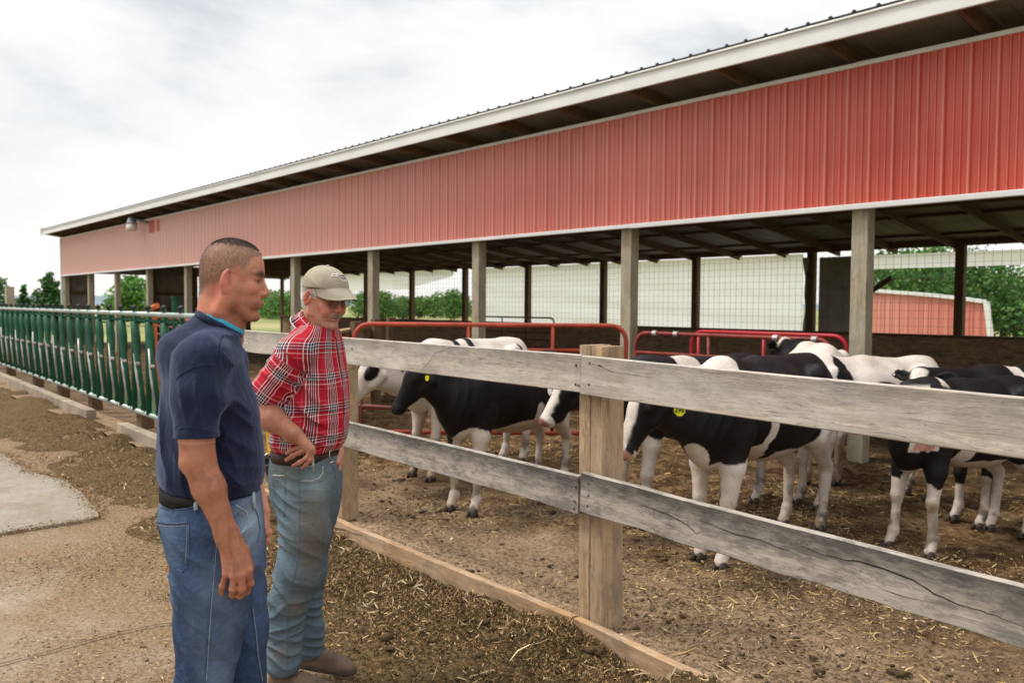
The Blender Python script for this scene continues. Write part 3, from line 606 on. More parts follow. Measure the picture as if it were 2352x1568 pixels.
while x > HX1+.3:
    y = hy(x)
    mb = MB(); mb.tube([(x, y-.0, .33), (x, y, 1.2), (x, y, 1.36), (x+.01, y, 1.56)], [.047, .047, .04, .02], 8); mb.build('neck_bar', M_green, hl, smooth=True)
    mb = MB(); mb.tube([(x+.04, y-.03, 1.40), (x+.11, y-.033, 1.19), (x+.225, y-.035, .85), (x+.39, y-.03, .36)], [.026, .036, .037, .034], 8); b_ = mb.build('pivot_bar', M_green, hl, smooth=True); mb = MB(); mb.tube([(x+.145+.015*(k % 2), y-.058, 1.10-.08*(k % 3)), (x+.242, y-.064, .81), (x+.375, y-.056, .42)], [.012, .02, .018], 6); mb.build('worn_edge', M_worn, hl, smooth=True)
    mb = MB(); mb.tube([(x+.02, y-.02, 1.34), (x+.035, y-.02, 1.40), (x+.055, y-.02, 1.36), (x+.09, y-.02, 1.2), (x+.14, y-.02, 1.0)], [.04, .04, .05, .055, .04], 8); mb.build('bar_guard', M_green, hl, smooth=True)
    mb = MB(); mb.add([(x+.04, y+.0, .35), (x+.36, y+.0, .35), (x+.33, y, .50), (x+.2, y, .74), (x+.06, y, .62), (x+.04, y+.012, .35), (x+.36, y+.012, .35), (x+.33, y+.012, .50), (x+.2, y+.012, .74), (x+.06, y+.012, .62)], [(0, 1, 2, 3, 4), (9, 8, 7, 6, 5)]+[(a, a+5, (a+1) % 5+5, (a+1) % 5) for a in range(5)]); mb.build('lower_plate', M_plate, hl)
    mb = MB(); mb.box((x-.01, y-.01, 1.555), (.055, .05, .05), .3); mb.tube([(x, y-.03, 1.56), (x+.05, y-.03, 1.585), (x+.10, y-.03, 1.57)], .018, 6); mb.build('latch', M_latch, hl); mb = MB(); mb.tube([(x+.24, y-.075, .9), (x+.24, y-.03, .9)], .024, 8); mb.build('pivot_bolt', M_worn, hl)
    x -= .573; k += 1
for x in (-10.75, -13.2, -15.3, -17.4, -20.3, -23.2):
    mb = MB(); plank(mb, (x, hy(x)+.11, -.05), (x, hy(x)+.11, 1.5 if x < -14 else .36), .2, .15, (1, 0, 0)); mb.build('support_post', W_dark, hl)
for x in (-20.9,):
    mb = MB(); plank(mb, (x, hy(x)+.2, 0), (x, hy(x)+.2, 1.95), .17, .15, (1, 0, 0)); o = mb.build('timber_post', W_post, loc=(x, hy(x)+.2, 0)); tag(o, 'pale timber post rising above the far end of the green headlocks', 'post')
# concrete curbs
M_curb = simple('curb_concrete', (.31, .25, .185), .9, .35, 3, .4, bd=.006)
def curb(xa, xb, lab):
    mb = MB(); plank(mb, (xa, fy(xa)-.05, .06), (xb, fy(xb)-.05, .06), .30, .12, nseg=30, rough=.012, seed=int(-xa)); o = mb.build('concrete_curb', M_curb, loc=((xa+xb)/2, fy(xa)-.05, 0)); tag(o, lab, 'curb', 'concrete curbs under the headlocks')
curb(-26, -12.05, 'long pale concrete curb running to the left edge'); curb(-10.55, -8.65, 'short concrete curb behind the man in the navy shirt')

# ================================================================== gates
M_gred = simple('gate_orange_red', (.36, .055, .03), .55, .35, 5, .15)
M_gdk = simple('gate_dark_red', (.22, .04, .03), .55, .45, 6, .15)
M_gbr = simple('gate_brown_red', (.16, .05, .04), .55, .4, 5, .1)
M_clamp = simple('gate_clamp', (.62, .60, .57), .35, .1, 5, 0, metal=.5)
def gate(p0, p1, zt, zb, rails, mat, label, posts=(.0,), rr=.024, name='tube_gate', group=None):
    p0 = np.array([p0[0], p0[1], 0.]); p1 = np.array([p1[0], p1[1], 0.]); L = np.linalg.norm(p1-p0); d = (p1-p0)/L
    g = empty(name, tuple(p0), label=label, cat='gate', group=group); q = .16
    def pt(s, z): return p0+d*s+np.array([0, 0, z])
    a = [pt(0, zb+q)] ; fr = [pt(q, zb), pt(L-q, zb)]
    arc = lambda cs, cz, a0, a1: [pt(cs+q*math.cos(t), cz+q*math.sin(t)) for t in np.linspace(a0, a1, 7)]
    loop = arc(L-q, zb+q, -math.pi/2, 0)+arc(L-q, zt-q, 0, math.pi/2)+arc(q, zt-q, math.pi/2, math.pi)+arc(q, zb+q, math.pi, 1.5*math.pi); loop.append(loop[0])
    mb = MB(); mb.tube(loop, rr, 10, caps=False); mb.build('gate_frame', mat, g, smooth=True)
    for z in rails: mb = MB(); mb.tube([pt(.01, z), pt(L-.01, z)], rr*.85, 8); mb.build('rail', mat, g, smooth=True)
    for s in posts: mb = MB(); mb.tube([pt(s*L, zb), pt(s*L, zt)], rr*.8, 8); mb.build('upright', mat, g, smooth=True)
    return g, pt, L
g1, pt, L = gate((-7.72, 4.52), (-5.88, 6.66), 1.42, .30, (.55, .85, 1.16), M_gred, 'orange red tubular gate standing open behind the left cows', (.42, .73))
g2, pt, L = gate((-6.92, 8.02), (-4.33, 8.0), 1.30, .3, (.5, .7, .9, 1.06), M_gdk, 'dark red tubular gate between the two nearest barn posts', (.42,))
for s in (.30, .62, 1.95, 2.4): mb = MB(); mb.tube([pt(s-.03, 1.302), pt(s+.03, 1.302)], .031, 10); mb.build('clamp', M_clamp, g2)
gate((-6.3, 8.32), (-4.33, 8.32), 1.33, .3, (.5, .75, 1.0), simple('gate_bright_red', (.42, .02, .03), .4, .2, 4, .05), 'bright red gate overlapping the far side of the dark red one', (.05, .5))
gate((-19.5, 15.6), (-16.3, 15.6), 1.3, .3, (.5, .7, .9, 1.1), M_gbr, 'brownish red pipe gate along the rear boards of the barn', (.33, .66))
gate((-12.6, 5.2), (-15.5, 5.6), 1.32, .25, (.43, .61, .79, .97, 1.14), M_gred, 'faded red rail gate seen through the green headlocks', (.5,))
gate((-16.0, 5.8), (-19.2, 6.2), 1.32, .25, (.43, .61, .79, .97, 1.14), M_gdk, 'farther faded red rail gate seen through the green headlocks', (.5,))
# lower brown hinge pipes by the old man
gate((-8.0, 4.2), (-6.9, 4.7), 1.0, .25, (.6,), M_gbr, 'short brown pipe gate beside the man in the plaid shirt', (.5,))
o = MB().add([], []) if 0 else None
mb = MB(); plank(mb, (-7.86, 4.35, 0), (-7.86, 4.35, 1.28), .09, .09, (1, 0, 0)); o = mb.build('gate_post', W_dark, loc=(-7.86, 4.35, 0)); tag(o, 'thin dark timber post that holds the orange red gate', 'post')
# divider of boards between the pens
dv = empty('board_divider', (-9.6, 6.2, 0), label='low plank divider between the pens behind the men', cat='fence')
mb = MB()
for z in (.35, .62, .89, 1.16): plank(mb, (-8.3, 4.35, z), (-12.6, 7.9, z), .2, .04, nseg=8, rough=.006)
mb.build('divider_boards', W_board, dv)
for s in (0, .33, .66, 1): x, y = -8.3-4.3*s, 4.42+3.55*s; mb = MB(); plank(mb, (x+.06, y+.1, 0), (x+.06, y+.1, 1.4), .12, .12, (1, 0, 0)); mb.build('divider_post', W_dark, dv)
mb = MB(); plank(mb, (-8.3, 4.38, 1.285), (-12.6, 7.93, 1.285), .12, .035, (.64, .77, 0)); mb.build('cap_board', W_kick, dv)
# yellow trough
tr_ = empty('feed_trough', (-6.7, 3.55, PENZ), label='yellow plastic trough inside the pen behind the man in plaid', cat='trough')
M_yel = simple('yellow_plastic', (.72, .42, .02), .45, .2, 6, .1); mb = MB()
a, b, z0, z1 = .42, .2, .1, .68
o_ = [(-a*.9, -b*.85, z0), (a*.9, -b*.85, z0), (a*.9, b*.85, z0), (-a*.9, b*.85, z0), (-a, -b, z1), (a, -b, z1), (a, b, z1), (-a, b, z1), (-a+.05, -b+.05, z1), (a-.05, -b+.05, z1), (a-.05, b-.05, z1), (-a+.05, b-.05, z1), (-a+.08, -b+.08, .25), (a-.08, -b+.08, .25), (a-.08, b-.08, .25), (-a+.08, b-.08, .25)]
o_ = [(x-6.7, y+3.45, z) for x, y, z in o_]
mb.add(o_, [(0, 1, 5, 4), (1, 2, 6, 5), (2, 3, 7, 6), (3, 0, 4, 7), (4, 5, 9, 8), (5, 6, 10, 9), (6, 7, 11, 10), (7, 4, 8, 11), (8, 9, 13, 12), (9, 10, 14, 13), (10, 11, 15, 14), (11, 8, 12, 15), (12, 13, 14, 15), (3, 2, 1, 0)]); mb.build('trough_body', M_yel, tr_, bevel=.015)
mb = MB(); mb.box((-6.7, 3.45, .05), (.8, .3, .1)); mb.build('trough_base', M_curb, tr_, bevel=.01)
# orange and green uprights seen over the headlocks
M_or = simple('orange_paint', (.62, .16, .05), .5, .25, 6, .1)
mb = MB(); mb.box((-15.1, 4.9, .72), (.1, .1, 1.45)); mb.tube([(-15.3, 4.9, 1.5), (-14.9, 4.9, 1.58)], .05, 8); o = mb.build('gate_stanchion', M_or, loc=(-15.1, 4.9, 0)); tag(o, 'orange steel stanchion rising behind the green headlocks', 'post')
mb = MB(); mb.tube([(-16.9, 5.9, 0), (-16.9, 5.9, 1.72), (-16.9, 5.9, 1.721), (-16.9, 5.9, 1.76)], [.06, .06, .075, .075], 12); o = mb.build('feed_pipe', M_green, loc=(-16.9, 5.9, 0)); tag(o, 'green round pipe standing behind the orange stanchion', 'pipe')
# ================================================================== small red building behind
sh = empty('red_shed', (-11.7, 30, 0), label='low red steel shed with white edging beyond the barn', cat='shed')
def shz(x): return 1.8+(.55 if x < -9 else .55-(x+9)*.075)
SY = 27.
pr = ribbed(-13.9, -3.9, 0, 0, SY, .03, .3); n = len(pr)
def sline(x): return np.interp(x, [-13.9, -11.4, -10.6, -9.8], [2.22, 2.01, 1.92, 1.80])
pr = [(x, y) for x, y in pr if x <= -9.8]; n = len(pr)
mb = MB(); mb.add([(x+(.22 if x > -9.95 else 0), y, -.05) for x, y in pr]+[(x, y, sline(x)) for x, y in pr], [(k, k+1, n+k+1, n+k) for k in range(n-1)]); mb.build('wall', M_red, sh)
mb = MB(); xs = [-13.9, -11.4, -10.6, -9.8]
for a, b in zip(xs[:-1], xs[1:]): plank(mb, (a, SY-.05, sline(a)+.03), (b, SY-.05, sline(b)+.03), .11, .12)
plank(mb, (-9.52, SY-.05, -.05), (-9.78, SY-.05, 1.83), .14, .13, (1, 0, 0)); mb.build('edge_trim', M_white, sh)
mb = MB(); mb.add([(x-dy*.45, SY+dy, sline(x)+.02-dy*.03) for x in xs for dy in (0, 3)], [(2*k, 2*k+2, 2*k+3, 2*k+1) for k in range(3)]); mb.build('roof', M_roof, sh)
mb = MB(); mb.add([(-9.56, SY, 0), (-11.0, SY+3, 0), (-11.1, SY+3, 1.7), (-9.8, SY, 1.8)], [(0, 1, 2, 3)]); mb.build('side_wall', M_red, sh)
# rail fence and sandy lane right of the shed
lane = simple('sandy_lane', (.42, .33, .23), .9, .15, .5, .2)
mb = MB(); mb.add([(-60, 44, -.03), (40, 44, -.03), (40, 52, -.03), (-60, 52, -.03)], [(0, 1, 2, 3)]); mb.build('lane', lane, kind='structure')
gate((-8.4, 29), (-1.0, 29), 1.1, .2, (.5, .8), M_gbr, 'rusty pipe fence beyond the right end of the red shed', (.2, .4, .6, .8), name='pipe_fence')
gate((-3, 33), (-8.5, 33.2), 1.2, .2, (.5, .8), M_gbr, 'distant rusty pipe fence in front of the sandy lane', (.3, .6), name='pipe_fence') if 0 else None

# ================================================================== trees
lf = Mat('leaf_green', .6, .3); c0 = lf.attr('col', 'Color'); lf.col(c0)
tl = lf.t.nodes.new('ShaderNodeBsdfTranslucent'); lf.L(c0, tl.inputs[0]); ms = lf.t.nodes.new('ShaderNodeMixShader'); ms.inputs[0].default_value = .35
lf.L(lf.b.outputs[0], ms.inputs[1]); lf.L(tl.outputs[0], ms.inputs[2]); lf.L(ms.outputs[0], [n for n in lf.t.nodes if n.type == 'OUTPUT_MATERIAL'][0].inputs[0])
M_bark = simple('bark', (.11, .085, .06), .9, .3, 10, .5)
TREES = {}
def tree(x, y, h, wd, seed, label, group=None, nl=5200, conic=0., proto=None, leaf=.16, base=.12, green=(.085, .16, .03), rz=0):
    r_ = np.random.RandomState(seed)
    root = empty('leafy_tree', (x, y, -.05), rz, label=label, cat='tree', group=group)
    key = proto
    if key in TREES:
        tm, cm = TREES[key]
        for nm, me in (('trunk', tm), ('crown', cm)):
            o = bpy.data.objects.new(nm, me); COL.objects.link(o); o.parent = root
        root.scale = (wd, wd, h); return root
    # unit tree built at real size then normalised by scale
    mb = MB(); blobs = []
    mb.tube([(0, 0, 0), (.01*h, 0, h*.25), (-.01*h, .01*h, h*.55), (0, 0, h*.9)], [h*.028, h*.022, h*.013, h*.003], 8)
    nb = 15
    for k in range(nb):
        z = h*(base+.08+(.95-base-.08)*k/nb); a = k*2.4+r_.rand(); t = (z/h-base)/(1-base)
        w_ = wd/2*((1-t)*1.1 if conic else math.sin(math.pi*min(1, max(0.08, .12+t*.84)))**.6)*(.62+.5*r_.rand())
        e = np.array([math.cos(a)*w_*.75, math.sin(a)*w_*.75, z+h*.05]); mb.tube([(0, 0, z-h*.08), tuple(e*[.5, .5, 1]), tuple(e)], [h*.009, h*.006, h*.002], 5)
        blobs.append((e, w_*.55+wd*.07)); blobs.append((e*[.3, .3, 1.], w_*.5+wd*.06))
    blobs.append((np.array([0, 0, h*.95]), wd*.07))
    P = []; Cc = []
    tot = sum(b[1]**2 for b in blobs)
    for e, r in blobs:
        n = int(nl*r*r/tot); d = r_.randn(n, 3); d /= np.linalg.norm(d, axis=1)[:, None]; rr = r*(.25+.8*r_.rand(n)**.55)
        P.append(e+d*rr[:, None]*[1, 1, .8]); Cc.append(np.full(n, math.exp(r_.randn()*.22)))
    P = np.concatenate(P); Cc = np.concatenate(Cc); P = P[P[:, 2] > h*base*.8]; Cc = Cc[:len(P)]
    n = len(P); a = r_.randn(n, 3); a /= np.linalg.norm(a, axis=1)[:, None]; b = np.cross(a, r_.randn(n, 3)); b /= np.linalg.norm(b, axis=1)[:, None]
    s = leaf*(.5+r_.rand(n))[:, None]
    V = np.stack([P-a*s, P-b*s*.55, P+a*s, P+b*s*.55], 1).reshape(-1, 3); F = np.arange(4*n).reshape(n, 4)
    cc = np.array(green)*Cc[:, None]*np.exp(r_.randn(n, 1)*.3)*(1+.25*r_.randn(n, 1)*[1, .2, 0]); cc = np.repeat(np.clip(cc, .01, .6), 4, 0)
    tr = mb.build('trunk', M_bark, None, smooth=True); tr.parent = root
    cw = mesh_np('crown', V, F, lf.m, smooth=False, attrs={'col': cc}); cw.parent = root
    if proto is not None: TREES[proto] = (tr.data, cw.data)
    return root
def tpx(px, d):                                      # place a tree on the bearing of a photo column at a distance
    r = Fw+Rt*(px-1176)/1950.; return r[0]*d, r[1]*d
x, y = tpx(115, 60); tree(x, y, 2.3+1.5, 2.6, 1, 'ragged young tree leaning beside the left end of the barn', leaf=.13, nl=3600, base=.08, green=(.05, .12, .03), conic=1)
x, y = tpx(57, 62); tree(x, y, 3.0, 1.5, 2, 'narrow conical young tree left of the ragged one', leaf=.11, nl=1800, base=.05, conic=1, green=(.05, .12, .03))
x, y = tpx(-8, 60); tree(x, y, 3.2, 2.4, 3, 'small tree cut by the left edge of the view', leaf=.12, nl=2000, base=.05, green=(.05, .12, .03))
x, y = tpx(306, 62); tree(x, y, 3.6, 2.9, 4, 'round green tree seen through the open end of the barn', leaf=.14, nl=3600, base=.04, green=(.10, .22, .045))
x, y = tpx(258, 64); tree(x, y, 1.9, 1.8, 5, 'low bush left of the round tree beyond the barn', leaf=.12, nl=1400, base=.02, green=(.06, .15, .04))
for px, d, h, wd, sd, lb in ((620, 95, 2.7, 4.4, 31, 'dim tree in the gap behind the head of the navy shirted man'), (655, 90, 2.5, 4.4, 32, 'tree in the gap between the two men, nearer the barn post'), (880, 100, 3.1, 4.2, 33, 'big pale green tree right of the cap, beyond the torn curtain'), (924, 104, 2.5, 3.6, 34, 'lower tree right of the big pale green one'), (962, 110, 2.6, 3., 35, 'small low tree at the left of the second rear opening'), (994, 108, 2.7, 3, 36, 'small rounded tree in the middle of the second rear opening'), (1036, 96, 3.1, 3.6, 37, 'darker full tree at the right of the second rear opening'), (1062, 112, 3, 3, 39, 'tree half hidden behind the rear post'), (838, 104, 2.9, 4, 38, 'tree just beyond the cap brim')):
    x, y = tpx(px, d); tree(x, y, h, wd, sd, lb, 'trees far beyond the rear of the barn', 3600, leaf=.13, base=.04, green=(.10, .20, .045))
rr = random.Random(8); lbs = ['tree behind the red shed, just right of the near barn post', 'second tree behind the shed roof, showing bright gaps', 'third tree behind the shed roof, full and dark', 'tree behind the shed, left of the dark rear post', 'tall tree right of the dark rear post', 'bushy tree over the right end of the shed', 'dark bushy tree at the right edge beyond the shed', 'outermost tree at the right edge of the view']
for k, (px, d, h, wd) in enumerate(((2010, 46, 4.6, 5), (2065, 50, 5.0, 5), (2120, 44, 4.8, 4.6), (2180, 48, 5.2, 5), (2250, 46, 4.6, 4.6), (2300, 50, 3.9, 5), (2350, 44, 3.4, 5), (2420, 46, 3.6, 5))):
    x, y = tpx(px, d); tree(x, y, h, wd, 50+k, lbs[k], 'row of trees behind the red shed', 2300, leaf=.14, base=.04, green=(.085, .19, .045))
# ================================================================== implicit modelling kit
class SDF:
    """smooth blended shapes, polygonised with surface nets"""
    def __init__(s): s.p = []
    def _add(s, f, c, r, op, k): s.p.append((f, np.array(c, float), float(r)+k, op, k)); return s
    def cone(s, a, b, ra, rb, k=.02, op='u', flat=None):
        """tapered capsule; flat=(axis vector, factor) squashes it along that axis"""
        a = np.array(a, float); b = np.array(b, float); ab = b-a; L2 = ab@ab+1e-12
        if flat is not None: fa, ff = ux(flat[0]), flat[1]
        def f(P):
            q = P-a; t = np.clip(q@ab/L2, 0, 1); v = q-t[..., None]*ab
            if flat is not None:
                w_ = v@fa; n2 = np.einsum('...i,...i', v, v)-w_*w_+(w_/ff)**2; d = np.sqrt(np.maximum(n2, 0))
                return (d-(ra+(rb-ra)*t))*max(.5, ff if ff < 1 else 1)
            return np.sqrt(np.einsum('...i,...i', v, v))-(ra+(rb-ra)*t)
        fx_ = max(1, flat[1]) if flat is not None else 1
        return s._add(f, (a+b)/2, np.linalg.norm(ab)/2+max(ra, rb)*fx_, op, k)
    def ell(s, c, r, k=.02, op='u', M=None):
        c = np.array(c, float); r = np.array(r, float); r2 = r*r
        def f(P):
            q = P-c
            if M is not None: q = q@M
            k0 = np.sqrt(np.einsum('...i,...i', q/r, q/r)); k1 = np.sqrt(np.einsum('...i,...i', q/r2, q/r2))+1e-9
            return k0*(k0-1)/k1
        return s._add(f, c, r.max(), op, k)
    def stack(s, T, ang=0., k=.02, op='u', e=2.4):
        """upright loft; T rows: z, cx, cy, rx, ry; ang turns the section about z"""
        T = np.array(sorted(T), float); zz = np.linspace(T[0, 0], T[-1, 0], 160); C = np.stack([np.interp(zz, T[:, 0], T[:, i]) for i in range(1, 5)], 1)
        w_ = np.exp(-np.linspace(-2, 2, 15)**2); w_ /= w_.sum(); C = np.stack([np.convolve(np.pad(C[:, i], 7, 'edge'), w_, 'valid') for i in range(4)], 1)
        ca, sa = math.cos(ang), math.sin(ang)
        def f(P):
            z = P[..., 2]; cx, cy, rx, ry = (np.interp(z, zz, C[:, i]) for i in range(4)); x = P[..., 0]-cx; y = P[..., 1]-cy
            u = np.abs(x*ca+y*sa)/rx; v = np.abs(-x*sa+y*ca)/ry; g = (u**e+v**e)**(1/e)
            d = (g-1)*np.minimum(rx, ry); m = np.maximum(z-zz[-1], zz[0]-z); return np.maximum(d, m)
        c = [C[:, 0].mean(), C[:, 1].mean(), (zz[0]+zz[-1])/2]; r_ = math.hypot(np.max(C[:, 2:])+max(np.ptp(C[:, 0]), np.ptp(C[:, 1])), (zz[-1]-zz[0])/2)
        return s._add(f, c, r_, op, k)
    def disp(s, f, c, r): s.p.append((f, np.array(c, float), float(r), 'd', 0)); return s
    def ev(s, P, C, rad):
        """P (nb,m,3), block centres C, block radius"""
        d = np.full(P.shape[:2], .5)
        for f, c, r, op, k in s.p:
            m = np.einsum('ij,ij->i', C-c, C-c) < (r+rad+.01)**2
            if not m.any(): continue
            Q = P[m]
            if op == 'd': d[m] = d[m]+f(Q); continue
            e = f(Q); o = d[m]
            if op == 'u':
                h = np.clip(.5+.5*(o-e)/k, 0, 1); d[m] = o*(1-h)+e*h-k*h*(1-h)
            elif op == 's':
                h = np.clip(.5-.5*(o+e)/k, 0, 1); d[m] = o*(1-h)-e*h+k*h*(1-h)
            elif op == 'i':
                d[m] = np.maximum(o, e)
        return d
    def mesh(s, h, lo=None, hi=None):
        U = [(c-r, c+r) for f, c, r, op, k in s.p if op == 'u']
        lo = np.min([a for a, b in U], 0) if lo is None else np.array(lo, float); hi = np.max([b for a, b in U], 0) if hi is None else np.array(hi, float)
        B = 8; nb = np.ceil((hi-lo)/(B*h)).astype(int)+1
        I = np.stack(np.meshgrid(*[np.arange(n) for n in nb], indexing='ij'), -1).reshape(-1, 3); C = lo+(I+.5)*B*h
        rad = B*h*.87; dc = s.ev(C[:, None], C, rad*1.3)[:, 0]; keep = np.abs(dc) < rad*1.75+.004
        # spread coarse sign
        D = np.repeat(np.repeat(np.repeat(np.where(dc < 0, -.3, .3).astype(np.float32).reshape(nb), B, 0), B, 1), B, 2)
        Ik = I[keep]; off = np.stack(np.meshgrid(*[np.arange(B)]*3, indexing='ij'), -1).reshape(-1, 3)
        for q in range(0, len(Ik), 1500):
            ii = Ik[q:q+1500]; G = ii[:, None]*B+off[None]; P = lo+G*h+0.; v = s.ev(P, C[keep][q:q+1500], rad)
            D[G[..., 0], G[..., 1], G[..., 2]] = v
        return nets(D, lo, h)
def nets(D, lo, h):
    S = D < 0; A = S[:-1, :-1, :-1].copy(); O = A.copy()
    for a in (0, 1):
        for b in (0, 1):
            for c in (0, 1):
                t = S[a:S.shape[0]-1+a, b:S.shape[1]-1+b, c:S.shape[2]-1+c]; A &= t; O |= t
    act = O & ~A; I = np.argwhere(act); idx = np.full(act.shape, -1, np.int32); idx[act] = np.arange(len(I))
    acc = np.zeros((len(I), 3)); cnt = np.zeros(len(I))
    cor = [(a, b, c) for a in (0, 1) for b in (0, 1) for c in (0, 1)]
    val = {q: D[I[:, 0]+q[0], I[:, 1]+q[1], I[:, 2]+q[2]].astype(float) for q in cor}
    for q in cor:
        for ax in range(3):
            if q[ax] == 0:
                p = list(q); p[ax] = 1; p = tuple(p); va, vb = val[q], val[p]; m = (va < 0) != (vb < 0); t = va[m]/(va[m]-vb[m])
                e = np.tile(np.array(q, float), (m.sum(), 1)); e[:, ax] += t; acc[m] += e; cnt[m] += 1
    V = lo+(I+acc/cnt[:, None])*h; F = []
    for ax in range(3):
        sl0 = [slice(None)]*3; sl1 = [slice(None)]*3; sl0[ax] = slice(0, -1); sl1[ax] = slice(1, None)
        cr = S[tuple(sl0)] != S[tuple(sl1)]; E = np.argwhere(cr); o1, o2 = [(1, 2), (2, 0), (0, 1)][ax]
        E = E[(E[:, o1] > 0) & (E[:, o2] > 0) & (E[:, o1] < D.shape[o1]-1) & (E[:, o2] < D.shape[o2]-1)]
        ins = S[E[:, 0], E[:, 1], E[:, 2]]; q = []
        for d1, d2 in ((0, 0), (-1, 0), (-1, -1), (0, -1)):
            G = E.copy(); G[:, o1] += d1; G[:, o2] += d2; q.append(idx[G[:, 0], G[:, 1], G[:, 2]])
        q = np.stack(q, 1); q[~ins] = q[~ins][:, ::-1]; F.append(q)
    F = np.concatenate(F); F = F[(F >= 0).all(1)]; return V, F[:, ::-1].copy() if False else F
def rotz(a): c, s = math.cos(a), math.sin(a); return np.array([[c, -s, 0], [s, c, 0], [0, 0, 1.]])
def frame(fwd, up=(0, 0, 1)):
    x = ux(fwd); y = ux(np.cross(np.array(up, float), x)); z = np.cross(x, y); return np.stack([x, y, z], 1)
def sstep(x, a, b): t = np.clip((x-a)/(b-a), 0, 1); return t*t*(3-2*t)

def fold_(c, r, n, freq, amp):
    c = np.array(c, float); n = ux(n)
    return lambda P: -amp*np.exp(-np.einsum('...i,...i', P-c, P-c)/(r*r*.4))*(1-np.abs(np.sin(((P-c)@n)*freq)))**1.5
# ================================================================== cows
CW = Mat('cow_hide', .55, .22); cc_ = CW.attr('col', 'Color'); o = CW.obj
hr = CW.noise(CW.map(o, (60, 60, 22)), 2., 3, .6)
cc_ = CW.mix(CW.math('MULTIPLY', CW.ramp(CW.noise(o, 9, 6, .7), [(.5, 0.), (.72, .3)]), 1.), cc_, (.22, .15, .09)) if 0 else cc_
CW.col(CW.mix(CW.ramp(hr, [(.3, .22), (.6, 0.)]), cc_, (.02, .015, .012), 'MULTIPLY')); CW.bump(CW.math('ADD', hr, CW.noise(o, 22, 5, .7)), .45, .008)
M_hoof = simple('hoof_horn', (.045, .03, .022), .55, .35, 25, .3, bd=.004)
M_eye = simple('dark_eye', (.01, .008, .008), .12, .1, 5, 0)
M_tagy = simple('yellow_tag', (.72, .68, .03), .45, .06, 8, 0)
M_ink = simple('black_ink', (.015, .015, .01), .6, .1, 8, 0)
M_tagw = simple('white_tag', (.75, .74, .68), .5, .06, 8, 0)
BLACK, WHITE, PINK, TAN = np.array([.0065, .005, .006]), np.array([.70, .62, .55]), np.array([.62, .30, .23]), np.array([.36, .25, .15])
def patches(P, L, seed):
    """signed coverage from a list of (centre, radii) ellipsoids with ragged borders"""
    W = P+.045*np.stack([fbm(P*4.3, 3, seed), fbm(P*4.3+9, 3, seed+1), fbm(P*4.3+18, 3, seed+2)], 1); m = np.zeros(len(P))
    for c, r in L:
        q = np.linalg.norm((W-np.array(c))/np.array(r), axis=1); m = np.maximum(m, sstep(1-q, -.02, .02))
    return m
